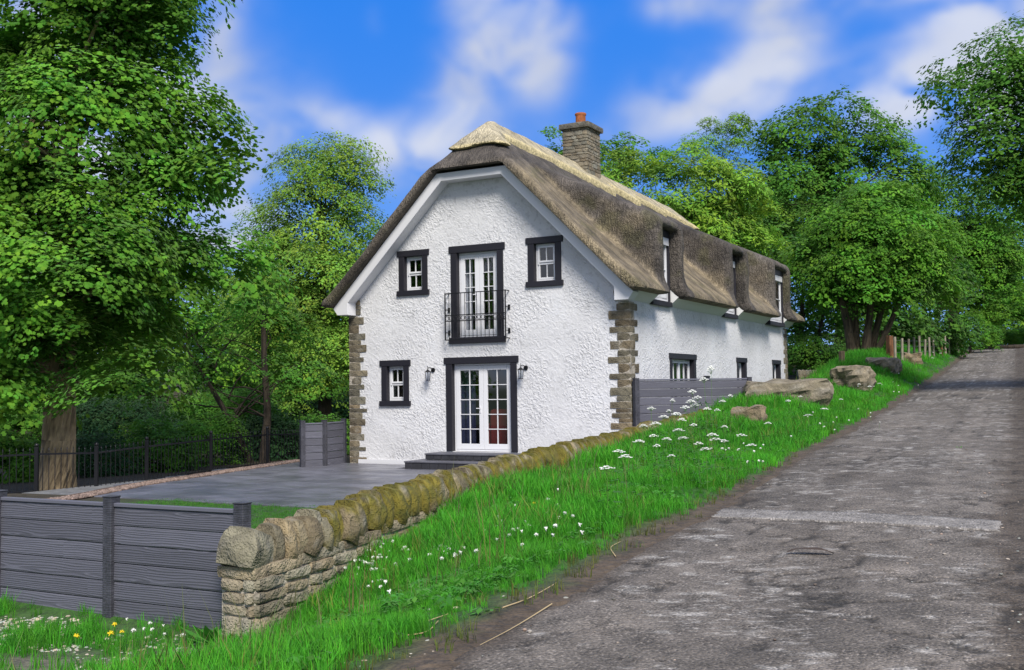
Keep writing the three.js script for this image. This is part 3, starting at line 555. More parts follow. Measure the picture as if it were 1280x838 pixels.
{
  const roof = hpart('roof', thatchPaint(surfaceNets([-4.6, 3.5, -HL - .8], [4.6, 8.5, .8], .062, roofSDF), false), M.thatch); tag(roof, 'weathered brown thatch with three dormer hoods');
  const capSDF = (X, y0, Z) => {
    const v = -Z, y = sag(y0, v), t0 = roofTop(X, y, v); if (Math.abs(t0) > .4) return Math.abs(t0) - .2; const t = t0 + (fbm3(X * 4, y * 4, Z * 4, 2) - .5) * .03;
    const onHip = Math.min(v, HL - v) < .35 - Math.abs(X) * .2;
    const edge = .74 * curveAt(CAPEDGE, v), slope = smax(Math.abs(X) - edge, 0, .01) , cut = onHip ? 7.36 + .04 * Math.sin(X * 5) - y : Math.max(Math.abs(X) - edge, 7.1 - y);
    return smax(smax(t - .115, -.06 - t, .04), cut, .035);
  };
  mesh('ridge_cap', lift(thatchPaint(surfaceNets([-1.5, 6.6, -HL - .6], [1.5, 8.5, .6], .04, capSDF), true)), M.thatch, roof);
}
{ // stone chimney with clay pot
  const cx0 = -.38, cx1 = .40, z0 = -6.55, z1 = -5.6, yb = 7.2, yt = 9.02, r = rng(5);
  const ch = hpart('chimney', boxAt(cx0 + .03, cx1 - .03, yb, yt, z0 + .03, z1 - .03), M.mortar); tag(ch, 'rubble stone chimney stack');
  let y = yb, k = 0; const gs = [];
  while (y < yt - .04) {
    const h = .07 + r() * .09;
    for (const [len, put] of [[cx1 - cx0, (g, c) => g.translate(cx0 + c, 0, z1 - .045)], [cx1 - cx0, (g, c) => g.translate(cx0 + c, 0, z0 + .045)], [z1 - z0, (g, c) => { g.rotateY(Math.PI / 2); g.translate(cx1 - .045, 0, z0 + c); }], [z1 - z0, (g, c) => { g.rotateY(Math.PI / 2); g.translate(cx0 + .045, 0, z0 + c); }]]) {
      let a = 0; while (a < len - .03) { let l = .12 + r() * .30; if (len - a - l < .1) l = len - a; const g = stoneGeo(l - .014, h - .014, .09 + r() * .02, 600 + k++, { seg: 2, round: .34, rough: .22, base: [.31, .275, .205], vary: .3 }); put(g, a + l / 2); g.translate(0, y + h / 2, 0); gs.push(g); a += l; }
    }
    y += h;
  }
  stuff(mesh('stone_course', lift(mergeGeometries(gs)), M.stoneVC, ch));
  const cap = stoneGeo(cx1 - cx0 + .16, .15, z1 - z0 + .16, 9, { seg: 4, round: .08, rough: .05, base: [.17, .15, .115] }); cap.translate((cx0 + cx1) / 2, yt + .07, (z0 + z1) / 2); mesh('capstone', lift(cap), M.stoneVC, ch);
  const flaunch = new THREE.CylinderGeometry(.2, .34, .1, 16); flaunch.translate(0, yt + .19, (z0 + z1) / 2); mesh('mortar_cap', lift(planarUV(flaunch)), M.mortar, ch);
  const pot = new THREE.LatheGeometry([[.10, 0], [.135, 0], [.15, .05], [.145, .26], [.165, .275], [.17, .32], [.15, .335], [.12, .33], [.11, .1]].map(([a, b]) => new THREE.Vector2(a, b)), 20); pot.translate(0, yt + .2, (z0 + z1) / 2); mesh('chimney_pot', lift(pot), M.pot, ch);
}
hpart('vent', rbox(3.803, 3.86, 1.72, 1.86, -5.55, -5.15, .01), M.black);
{ // two slate steps with brick edging, parts of the house
  for (const [x0, x1, d, y0, y1] of [[-1.42, 2.0, 1.12, BASE - .05, -.055], [-1.12, 1.7, .70, -.05, .105]]) {
    const st = hpart('doorstep', boxAt(x0 + .02, x1 - .02, y0, y1 - .035, .032, d - .02), M.jointPale); tag(st, 'dark slate doorstep');
    const n = Math.round((x1 - x0) / .225); for (let i = 0; i < n; i++) { const a = lerp(x0, x1, i / n), b = lerp(x0, x1, (i + 1) / n); mesh('brick', lift(rbox(a + .005, b - .005, y0 + .02, y1 - .036, d - .1, d, .005)), M.brickBlack, st); }
    const m = Math.round(d / .225); for (let i = 0; i < m; i++) mesh('brick', lift(rbox(x0, x0 + .1, y0 + .02, y1 - .036, lerp(.04, d - .1, i / m) + .004, lerp(.04, d - .1, (i + 1) / m) - .004, .005)), M.brickBlack, st);
    const q = Math.round((x1 - x0) / .6); for (let i = 0; i < q; i++) mesh('slab', lift(rbox(lerp(x0 - .015, x1 + .015, i / q) + .003, lerp(x0 - .015, x1 + .015, (i + 1) / q) - .003, y1 - .034, y1, .034, d + .015, .006)), M.slateDark, st);
  }
}
// furniture glimpsed through the doors
{
  const p = houseToWorld(.42, .103, -1.15), s = thing('sofa', 'red high-backed sofa behind the lower door glass', 'sofa', p.toArray(), -HA);
  mesh('backrest', rbox(-.62, .62, .1, 1.0, .18, .42, .09), M.redCloth, s); mesh('seat', rbox(-.62, .62, .08, .45, -.45, .175, .06), M.redCloth, s);
  for (const x of [-.72, .62]) mesh('arm', rbox(x, x + .10, .06, .66, -.45, .40, .04), M.redCloth, s);
  for (const x of [-.6, .56]) for (const z of [-.4, .34]) mesh('foot', rbox(x, x + .05, 0, .08, z, z + .05, .008), M.black, s);
  const curtain = (X0, X1, y0, y1, Z, m, label, name = 'curtain') => { const n = 40, g = new THREE.PlaneGeometry(X1 - X0, y1 - y0, n, 1), P = g.attributes.position; for (let i = 0; i < P.count; i++) P.setZ(i, .035 * Math.sin((P.getX(i) - X0) * 42) + .01 * Math.sin(P.getX(i) * 90)); g.computeVertexNormals(); g.translate(0, (y1 - y0) / 2, 0); const q = houseToWorld((X0 + X1) / 2, y0, Z), t = mesh(name, g, m); t.position.copy(q); t.rotation.y = -HA; m.side = THREE.DoubleSide; return tag(t, label, 'curtain'); };
  curtain(-.80, -.40, .12, 2.2, -.42, M.blueCloth, 'dark blue curtain behind the ground floor double door');
  curtain(-.70, -.42, 2.66, 4.9, -.40, M.paleCloth, 'pale curtain behind the balcony door');
}
// wall lanterns
for (const [x, label] of [[-1.36, 'black wall lantern between the small lower window and the double door'], [1.17, 'black wall lantern on the side of the double door away from the small lower window']]) {
  const p = houseToWorld(x, 1.80, .003), l = thing('wall_lantern', label, 'lantern', p.toArray(), -HA, 'wall lanterns beside the door');
  const pl = new THREE.CylinderGeometry(.055, .055, .02, 16); pl.rotateX(Math.PI / 2); pl.translate(.05, .27, .01); mesh('back_plate', planarUV(pl), M.iron, l);
  mesh('arm', tube([V(.05, .27, .015), V(.05, .31, .08), V(.02, .33, .15), V(0, .30, .17)], .011, .009, 10, 6), M.iron, l);
  const roof = new THREE.ConeGeometry(.085, .075, 6); roof.translate(0, .255, .17); mesh('cap', planarUV(roof), M.iron, l);
  const fin = new THREE.CylinderGeometry(.006, .01, .1, 6); fin.translate(0, .32, .17); mesh('finial', planarUV(fin), M.iron, l);
  const cg = []; for (let i = 0; i < 6; i++) { const a = i / 6 * Math.PI * 2, q = tube([V(Math.cos(a) * .072, .22, .17 + Math.sin(a) * .072), V(Math.cos(a) * .06, .1, .17 + Math.sin(a) * .06), V(Math.cos(a) * .05, .02, .17 + Math.sin(a) * .05)], .006, .006, 3, 5); cg.push(q); }
  const rg = new THREE.TorusGeometry(.052, .008, 5, 12); rg.rotateX(Math.PI / 2); rg.translate(0, .02, .17); cg.push(planarUV(rg)); mesh('cage', plain(cg), M.iron, l);
  const gl = new THREE.CylinderGeometry(.064, .048, .19, 6, 1, true); gl.translate(0, .12, .17); mesh('glass', planarUV(gl), M.glass, l);
}

/* ------------------------------------------------------------------ yard: terrace, gravel bed */
{
  const bed = planarUV(new THREE.BoxGeometry(12, .05, 8.25)); bed.translate(.7, 0, 4.2);
  const q = houseToWorld(0, YARD - .055, 0), ter = struct(tag(mesh('terrace', bed, M.paverBed), 'dark grey slate paved terrace', 'terrace')); ter.position.copy(q); ter.rotation.y = -HA;
  const left = Z => curveAt([[0, -5.4], [.7, -5.2], [6.5, -3.9], [8.8, -3.0]], Z), r = rng(31), mats = [0, 1, 2, 3].map(i => { const m = M.slate.clone(); m.color.multiplyScalar([.8, 1, 1.12, .92][i]); return m; });
  let row = 0;
  for (let Z = .1; Z < 8.3; Z += .6, row++) for (let X = -5.6 + (row % 2) * .45; X < 7.2; X += .9) {
    const w = houseToWorld(X + .45, 0, Z + .3), [t, n] = tnOf(w.x, w.z); if (X + .45 < left(Z) - .4 || n < WN + .75) continue;
    if (Z < 1.1 && X > -1.6 && X < 1.5) continue;
    const m = mesh('paving_slab', rbox(X + .007, X + .893, -.03, .036 + r() * .004, Z + .007, Z + .593, .006), mats[Math.floor(r() * 4)], ter); m.position.y = .02;
  }
  // reddish gravel margin by the railing
  const gv = [], gu = [], gi = []; for (let i = 0; i <= 24; i++) { const Z = lerp(-.3, 10.2, i / 24), a = left(Z) + .05 * Math.sin(i * 3), b = a - 1.1; for (const [k, X] of [a, (a + b) / 2, b].entries()) { const p = houseToWorld(X, 0, Z); gv.push(p.x, YARD + [.045, .06, -.1][k] - .04, p.z); gu.push(X, Z); } if (i) { const o = i * 3; gi.push(o - 3, o - 2, o, o, o - 2, o + 1, o - 2, o - 1, o + 1, o + 1, o - 1, o + 2); } }
  const gg = new THREE.BufferGeometry(); gg.setAttribute('position', new THREE.Float32BufferAttribute(gv, 3)); gg.setAttribute('uv', new THREE.Float32BufferAttribute(gu, 2)); gg.setIndex(gi); gg.computeVertexNormals();
  const gm = mat([.23, .15, .115], .95, { map: T.asphalt, bumpMap: T.asphaltBump, bumpScale: .03 }); gm.side = THREE.DoubleSide; struct(tag(mesh('gravel_bed', gg, gm), 'reddish gravel bed along the terrace', 'gravel'));
  const peb = new THREE.IcosahedronGeometry(1, 0), im = new THREE.InstancedMesh(peb, mat([1, 1, 1], .9), 2600), mm = new THREE.Matrix4(), c = new THREE.Color(), rr = rng(8); im.name = 'gravel'; stuff(tag(im, 'loose reddish gravel along the terrace', 'gravel'));
  for (let i = 0; i < 2600; i++) { const Z = lerp(-.3, 10, rr()), X = left(Z) - .02 - rr() * .38, p = houseToWorld(X, YARD + .012, Z), s = .012 + rr() * .02; mm.compose(p, new THREE.Quaternion().setFromEuler(new THREE.Euler(rr() * 6, rr() * 6, rr() * 6)), V(s * 1.3, s * .8, s)); im.setMatrixAt(i, mm); const k = .6 + rr() * .8; im.setColorAt(i, c.setRGB(.20 * k, .145 * k, .12 * k)); }
  scene.add(im);
}
/* ------------------------------------------------------------------ grey board fences */
function pxOf(p) { const Y = p.y - EYE, Z = -p.z, c = Math.cos(PITCH), s = Math.sin(PITCH), y2 = Y * c - Z * s, z2 = Y * s + Z * c; return [640 + FOCAL * (p.x * Math.cos(ROLL) - y2 * Math.sin(ROLL)) / z2, 419 - FOCAL * (p.x * Math.sin(ROLL) + y2 * Math.cos(ROLL)) / z2]; }
const boardCache = {}, boardMats = [.86, 1, 1.13, .95].map(k => { const m = M.board.clone(); m.color.multiplyScalar(k); return m; });
function boardGeo(len, h, v) {
  const k = `${len.toFixed(3)}_${h}_${v}`; if (boardCache[k]) return boardCache[k];
  const g = new THREE.ExtrudeGeometry(shapeOf([[.010, 0], [.017, .006], [.019, .02], [.013, h - .02], [.008, h - .004], [-.012, h - .004], [-.012, 0]]), { depth: len, bevelEnabled: false }); g.rotateY(Math.PI / 2);   // profile x -> -z
  g.rotateY(Math.PI); g.translate(len / 2, 0, 0); const P = planarUV(g), uv = P.attributes.uv; for (let i = 0; i < uv.count; i++) uv.setXY(i, uv.getX(i) + v * 3.37 + len, uv.getY(i) * 1.0 + v * .117 + .08); P.computeVertexNormals(); return boardCache[k] = P;
}
function boardFence(posts, height, label, pitch, tops, group) {            // posts: world points at ground; boards between
  const p0 = posts[0], f = thing('composite_fence', label, 'fence', p0.toArray(), 0, group);
  posts.forEach((p, i) => {
    const a = posts[Math.min(i, posts.length - 2)], b = posts[Math.min(i, posts.length - 2) + 1], turn = Math.atan2(-(b.z - a.z), b.x - a.x);
    const H = height + .05, post = mesh('post', plain([rbox(-.055, .055, -.3, H, -.055, .055, .006), rbox(-.06, .06, H, H + .014, -.06, .06, .005)]), M.postGrey, f); post.position.set(p.x - p0.x, p.y - p0.y, p.z - p0.z); post.rotation.y = turn;
    if (i === posts.length - 1) return;
    const len = Math.hypot(b.x - a.x, b.z - a.z) - .112, n = Math.round(height / pitch);
    for (let k = 0; k < n; k++) { const m = mesh('board', boardGeo(len, pitch, (k * 7 + i * 3) % 11), boardMats[(k * 5 + i * 2 + (k >> 1)) % 4], f); m.position.set((a.x + b.x) / 2 - p0.x, a.y - p0.y + .005 + k * pitch, (a.z + b.z) / 2 - p0.z); m.rotation.y = turn; }
    const cap = mesh('top_rail', rbox(-len / 2, len / 2, 0, .035, -.028, .028, .006), M.railGrey, f); cap.position.set((a.x + b.x) / 2 - p0.x, a.y - p0.y + n * pitch + .006, (a.z + b.z) / 2 - p0.z); cap.rotation.y = turn;
  });
  return f;
}
{
  const dir = V(-Math.cos(HA), 0, -Math.sin(HA)), PR = atDepth(303, 788, 9.25), top = atDepth(303, 628, 9.25).y - .064, H = .172 * 6 + .041;
  const find = px => { let lo = 0, hi = 6; for (let i = 0; i < 40; i++) { const m = (lo + hi) / 2, q = PR.clone().addScaledVector(dir, m); pxOf(V(q.x, .4, q.z))[0] > px ? lo = m : hi = m; } const q = PR.clone().addScaledVector(dir, lo); q.y = top - H; return q; };
  const A = find(303), B = find(139), C = B.clone().multiplyScalar(2).sub(A), D = C.clone().add(B).sub(A); A.y = B.y = C.y = D.y = top - H;
  boardFence([D, C, B, A], H, 'low grey wood-grain board fence joined to the stone wall end', .172);
  const y0 = YARD - .02, f1 = [atDepth(378, 560, 25.6), atDepth(405.5, 560, 25.9), houseToWorld(-3.95, y0, .08)]; f1.forEach(p => p.y = y0);
  boardFence(f1, .172 * 6 + .041, 'small grey board screen closing the gap beside the cottage corner', .172);
  const s0 = houseToWorld(HW + .13, -.1, .02), s1 = houseToWorld(HW + 1.0, -.1, -1.2), s2 = houseToWorld(HW + 1.95, -.1, -2.45); boardFence([s0, s2], 10 * .182, 'tall grey board fence between the cottage side wall and the verge', .182);
}
{ // black iron railing at the edge of the wood
  const spec = [[-60, 632, 19.6], [45, 624, 20.6], [120, 620, 21.5], [183, 609, 22.8], [263.6, 596, 25], [334, 586, 27.2], [376, 583, 28.6]];
  const P = spec.map(([px, py, d]) => { const p = atDepth(px, py, d); p.y = Math.min(p.y, -.3); return p; }), f = thing('iron_railing', 'black iron railing with spiked bars along the wood edge', 'railing', P[0].toArray());
  const spike = plain([(() => { const g = new THREE.CylinderGeometry(.0085, .0085, .92, 5); g.translate(0, .48, 0); return g; })(), (() => { const g = new THREE.ConeGeometry(.016, .06, 5); g.translate(0, .975, 0); return g; })()]);
  const postG = plain([rbox(-.035, .035, -.3, 1.0, -.035, .035, .006), (() => { const g = new THREE.SphereGeometry(.045, 8, 6); g.translate(0, 1.03, 0); return planarUV(g); })()]);
  P.forEach((p, i) => {
    const m = mesh('post', postG, M.iron, f); m.position.copy(p).sub(P[0]); if (i === P.length - 1) return;
    const b = P[i + 1], L = Math.hypot(b.x - p.x, b.z - p.z), turn = Math.atan2(-(b.z - p.z), b.x - p.x), tilt = Math.atan2(b.y - p.y, L);
    for (const h of [.14, .86]) { const rl = mesh('rail', new THREE.BoxGeometry(L - .07, .035, .012), M.iron, f); rl.position.copy(p).add(b).multiplyScalar(.5).sub(P[0]); rl.position.y += h; rl.rotation.order = 'YZX'; rl.rotation.set(0, turn, tilt); }
    const n = Math.floor(L / .12); for (let k = 1; k < n; k++) { const q = mesh('bar', spike, M.iron, f); q.position.copy(p).lerp(b, k / n).sub(P[0]); }
  });
}
/* ------------------------------------------------------------------ the old dry-stone verge wall */
{
  const turn = Math.atan2(-DV[1], DV[0]), [wx, wz] = xzOf(WT, WN), wb = groundY(wx, wz) - .02, TK = .38;
  const w = thing('stone_wall', 'mossy old stone wall with upright coping stones beside the verge', 'wall', [wx, wb, wz], turn);
  const LEN = 17.5, put = (o, tau, y, z) => { o.position.set(tau, y - wb, z); return o; };            // z: + towards the lane, wall runs z 0 .. -TK
  const ledge = tau => wallTop(tau) - .31, r = rng(404), mossy = tau => ({ amount: .62 * sstep(.6, 1.2, tau) * (.7 + .5 * noise(tau * .8, 3)) , a: [.085, .10, .014], b: [.28, .215, .025] });
  // core of mortar and rubble
  const core = []; for (let a = 0; a < LEN; a += .5) { const b = a + .5, y = ledge(a) - .01; const lo = Math.min(YARD - .2, wallFoot(a) - .35); core.push(boxAt(a === 0 ? .012 : a, b, lo - wb, y - wb, -TK + .012, -.012)); const g = boxAt(a === 0 ? .12 : a, b, y - wb, y + .17 - wb, -TK + .09, -.09); core.push(g); }
  mesh('mortar_core', plain(core), M.mortar, w);
  let k = 0;
  // lower courses, lane face
  let y = wallFoot(0) - .1; const rows = []; while (y < ledge(0) - .10) { const h = .085 + r() * .13; rows.push([y, Math.min(h, ledge(0) - .075 - y)]); y += h; }
  rows.forEach(([yy, h], ri) => {
    if (h < .05) return;
    for (let a = -.01; a < 3.2;) { const l = .17 + r() * .24, c = a + l / 2, dy = ledge(c) - ledge(0); mesh('wall_stone', stoneGeo(l - .02, h - .02, .14, 1000 + k++, { seg: 4, round: .42, rough: .26, base: [.36, .31, .22], vary: .3, moss: { ...mossy(c), amount: mossy(c).amount * .7 } }), M.stoneVC, w); put(w.children[w.children.length - 1], c, yy + h / 2 + dy * .8, -.055 + r() * .025); a += l; }
    for (let z = -TK + .02; z < -.06;) { const l = Math.min(.16 + r() * .14, -z - .0); const o = mesh('wall_stone', stoneGeo(.14, h - .02, l - .02, 1000 + k++, { seg: 4, round: .42, rough: .26, base: [.37, .315, .225], vary: .3 }), M.stoneVC, w); put(o, .055 - r() * .025, yy + h / 2, z + l / 2); z += l; }
  });
  // ledge course under the coping
  for (let a = -.03; a < LEN;) { const l = .35 + r() * .4, c = a + l / 2; if (c < 9) { const o = mesh('ledge_stone', stoneGeo(l - .006, .10, TK + .035, 1000 + k++, { seg: 3, round: .16, rough: .10, base: [.36, .32, .235], vary: .25, moss: { ...mossy(c), amount: mossy(c).amount * .6 } }), M.stoneVC, w); put(o, c, ledge(c) - .035, -TK / 2); o.rotation.z = Math.atan(.035); } a += l; }
  // coping: upright slabs packed edge to edge, leaning a little
  for (let a = -.02, i = 0; a < LEN; i++) {
    const l = i === 0 ? .33 : i < 4 ? .10 + r() * .1 : .07 + r() * .11 + (r() < .12 ? .10 : 0), c = a + l / 2, h = (i === 0 ? .31 : .31 + r() * .06), dn = i === 0 ? TK - .02 : TK + .01 + (r() - .5) * .09;
    const o = mesh('coping_stone', stoneGeo(l * 1.16, h, dn, 1000 + k++, { seg: c < 7 ? 6 : 4, round: i === 0 ? .14 : .20, rough: i === 0 ? .16 : .24, dome: i === 0 ? .42 : .42 + .14 * r(), base: i === 0 ? [.34, .29, .19] : [.27, .23, .145], vary: i === 0 ? .05 : .38, moss: mossy(c), smoothAngle: .62 }), M.stoneVC, w);
    put(o, c, ledge(c) + h / 2 - .03 + (r() - .5) * .025, -TK / 2 + (r() - .5) * .05); o.rotation.set((r() - .5) * .2, (r() - .5) * .3, -.22 + (r() - .5) * .36); a += l * .95;
  }
}
{ // boulders set along the verge
  const spec = [[941, 532, 44, 30, 'brown boulder half sunk in grass at the end of the stone wall'], [990, 508, 108, 36, 'long low sandstone boulder, the broadest on the verge'], [1068, 487, 50, 34, 'tall peaked boulder beside the yellow post'], [1108, 467, 44, 21, 'low grey boulder by the rusty gatepost'], [1144, 456, 28, 20, 'squarish boulder farthest up the verge']];
  spec.forEach(([px, py, w, h, label], i) => {
    const p = onGround(px, py), d = -p.z, s = d / FOCAL, g = stoneGeo(w * s * .88, h * s * .86, Math.min(w * s * .75, 1.4), 50 + i, { seg: 8, round: .36, rough: .46, base: [.30, .25, .17], vary: .12, smoothAngle: .35, moss: { amount: .26, a: [.07, .08, .02], b: [.13, .12, .04] } });
    const o = mesh('boulder', g, M.stoneVC); tag(o, label, 'boulder'); o.position.set(p.x, p.y + h * s * .40, p.z - w * s * .25); o.rotation.y = -TH + (hash3(i, 2, 2) - .5) * .5;
  });
}
{ // far end: low wall, posts, stock fence, verge beyond the crest
  const r = rng(12), base = atDepth(1022, 476, 38.5), w = thing('stone_wall', 'short low stone wall by the wood, past the far cottage corner', 'wall', [base.x, base.y - .9, base.z], -.1);
  mesh('mortar_core', boxAt(-.66, .66, 0, 1.08, -.16, .16), M.mortar, w); let k = 0;
  for (let y = .35; y < 1.05; y += .13) for (let x = -.7; x < .68;) { const l = .16 + r() * .2, o = mesh('wall_stone', stoneGeo(l - .02, .12, .12, 2000 + k++, { base: [.36, .30, .2] }), M.stoneVC, w); o.position.set(x + l / 2, y + .06, .13); x += l; }
  for (let x = -.7; x < .7; x += .13) { const o = mesh('coping_stone', stoneGeo(.14, .24, .38, 2000 + k++, { round: .5, base: [.38, .33, .23], vary: .2 }), M.stoneVC, w); o.position.set(x + .065, 1.17, 0); }
  const post = (px, top, bot, d, wpx, m, name, label, cat) => { const a = atDepth(px, bot, d), b = atDepth(px, top, d), g = plain([rbox(-wpx * d / FOCAL / 2, wpx * d / FOCAL / 2, -.6, b.y - a.y, -wpx * d / FOCAL / 2, wpx * d / FOCAL / 2, .012)]), o = mesh(name, g, m); o.position.copy(a); o.rotation.y = .4; return tag(o, label, cat); };
  post(1053, 439, 463, 37, 5.5, M.timber, 'wooden_post', 'pale yellow wooden post beside the low far wall', 'post');
  post(1113, 420, 446, 44, 6.5, M.timberRust, 'gatepost', 'thick rusty orange gatepost at the start of the stock fence', 'post');
  const p0 = [...xzOf(46, 4.55)], f = thing('stock_fence', 'line of grey wooden posts with wire running up beside the lane', 'fence', [p0[0], groundY(...p0), p0[1]]); let last = null;
  for (let i = 0; i < 15; i++) {
    const t = 46 + i * 2.05, n = lerp(4.55, 3.5, i / 14), [x, z] = xzOf(t, n), y = groundY(x, z) - f.position.y, h = 1.05 + (r() - .5) * .22, g = new THREE.CylinderGeometry(.055, .065, h + .5, 8); g.translate(0, h / 2 - .25, 0);
    const o = mesh('post', planarUV(g), i === 9 ? M.timberRust : M.timberGrey, f); const q = V(x - f.position.x, y, z - f.position.z); o.position.copy(q); o.rotation.set((r() - .5) * .1, r(), (r() - .5) * .1);
    if (last) for (const hh of [.35, .6, .85]) mesh('wire', tube([last.clone().setY(last.y + hh), q.clone().setY(q.y + hh)], .006, .006, 1, 4), M.wire, f);
    last = q;
  }
  const [gx, gz] = xzOf(86, 1.2), log = thing('timber_rail', 'dark timber rail lying across the top of the lane', 'rail', [gx, groundY(gx, gz), gz], -TH); mesh('beam', (() => { const g = new THREE.CylinderGeometry(.16, .17, 5, 9); g.rotateZ(Math.PI / 2); g.translate(0, .12, 0); return planarUV(g); })(), M.barkDark, log); for (const x of [-2, 2]) mesh('block', rbox(x - .15, x + .15, -.3, .12, -.15, .15, .02), M.barkDark, log);
}

/* ------------------------------------------------------------------ trees */
function leafShape(kind, s) {                       // one leaf lying in xz, stalk at the origin, pointing +z
  let o;
  if (kind === 'maple') o = [[0, 0], [.50, .22], [.30, .45], [.44, .80], [0, 1.08], [-.44, .80], [-.30, .45], [-.50, .22]];
  else if (kind === 'oval') o = [[0, 0], [.30, .42], [0, 1], [-.30, .42]];
  else o = [[0, 0], [.16, .4], [0, 1], [-.16, .4]];
  const pts = o.map(([x, z]) => [x * s, -.10 * s * z * z - .12 * s * Math.abs(x), z * s]), P = [], c = [0, -.01 * s, .42 * s];
  if (pts.length === 4) P.push(...pts[0], ...pts[2], ...pts[1], ...pts[0], ...pts[3], ...pts[2]);
  else for (let i = 0; i < pts.length; i++) P.push(...c, ...pts[(i + 1) % pts.length], ...pts[i]);
  const g = new THREE.BufferGeometry(); g.setAttribute('position', new THREE.Float32BufferAttribute(P, 3)); g.computeVertexNormals(); return g;
}
function sprayGeo(kind, n, size, spread, seed) {     // a twig end with n leaves
  const r = rng(seed), gs = [], q = new THREE.Quaternion(), m = new THREE.Matrix4();
  for (let i = 0; i < n; i++) {
    const a = r() * 6.283, d = spread * Math.sqrt(r()), l = leafShape(kind, size * (.65 + .6 * r()));
    q.setFromEuler(new THREE.Euler((r() - .3) * .9, a + (r() - .5) * 1.6, (r() - .5) * .9, 'YXZ')); m.compose(V(Math.sin(a) * d, (r() - .5) * spread * .55 - d * .25, Math.cos(a) * d), q, V(1, 1, 1)); l.applyMatrix4(m); gs.push(l);
  }
  return mergeGeometries(gs);
}
const SPEC = {                                       // leaf kind, leaf size, leaves on a unit pad (radius 1 m), dome height
  maple: ['maple', .094, 570, .5], mapleFar: ['oval', .155, 290, .4], oval: ['oval', .13, 300, .4], ovalFar: ['oval', .20, 190, .35], narrow: ['narrow', .21, 330, .4], beech: ['oval', .115, 270, .3]
};
function padGeo(key, seed) {                         // a layer of foliage: leaves on drooping twigs, domed, with gaps
  const [kind, size, n, dome] = SPEC[key], r = rng(seed), gs = [], q = new THREE.Quaternion(), q2 = new THREE.Quaternion(), m = new THREE.Matrix4(), up = V(0, 1, 0), twigs = [];
  for (let i = 0; i < n / 9; i++) { const a = r() * 6.283, u = Math.sqrt(r()); twigs.push([Math.cos(a) * u, dome * (1 - u * u * 1.7) + (r() - .5) * .34, Math.sin(a) * u, .8 + .4 * r(), r()]); }
  for (let i = 0; i < n; i++) {
    const t = twigs[i % twigs.length], a = r() * 6.283, d = .24 * Math.sqrt(r()), x = t[0] + Math.cos(a) * d, z = t[2] + Math.sin(a) * d, y = t[1] + (r() - .5) * .16 - d * .2;
    const l = leafShape(kind, size * (.55 + .8 * r())), nn = V(t[0] * .7 + (r() - .5) * .9, 1, t[2] * .7 + (r() - .5) * .9).normalize();
    q.setFromUnitVectors(up, nn); q.multiply(q2.setFromAxisAngle(up, r() * 6.283)); m.compose(V(x, y, z), q, V(1, 1, 1)); l.applyMatrix4(m);
    const k = t[3] * (.85 + .3 * r()), h = (t[4] - .5) * .3 + (r() - .5) * .2, c = new Float32Array(l.attributes.position.count * 3); for (let j = 0; j < c.length; j += 3) { c[j] = k * (1 + h); c[j + 1] = k; c[j + 2] = k * (1 - h * .5); } l.setAttribute('color', new THREE.BufferAttribute(c, 3)); gs.push(l);
  }
  return mergeGeometries(gs);
}
const padCache = {}, padOf = (key, v) => padCache[key + v] ??= padGeo(key, v * 31 + key.length * 7 + key.charCodeAt(0));
const sprigGeo = sprayGeo('oval', 9, .22, .22, 6), fernGeo = sprayGeo('narrow', 14, .22, .34, 5);
function foliage(name, parent, pads, key, color, variants, seed) {
  const r = rng(seed), up = V(0, 1, 0), q = new THREE.Quaternion(), q2 = new THREE.Quaternion(), m = new THREE.Matrix4(), c = new THREE.Color();
  for (let v = 0; v < variants; v++) {
    const mine = pads.filter((_, i) => i % variants === v); if (!mine.length) continue;
    const im = new THREE.InstancedMesh(padOf(key, (v + seed) % 5), M.leaf, mine.length); im.name = name;
    mine.forEach((P, i) => { q.setFromUnitVectors(up, V(P.out.x * .55 + (r() - .5) * .35, 1, P.out.z * .55 + (r() - .5) * .35).normalize()); q.multiply(q2.setFromAxisAngle(up, r() * 6.283)); im.setMatrixAt(i, m.compose(P.p, q, V(P.R, P.R * (.8 + .5 * r()), P.R))); const h = (P.hue - .5) * .3; im.setColorAt(i, c.setRGB(color[0] * P.tone * (1 + h), color[1] * P.tone, color[2] * P.tone * (1 - h * .5))); });
    stuff(im); parent.add(im);
  }
}
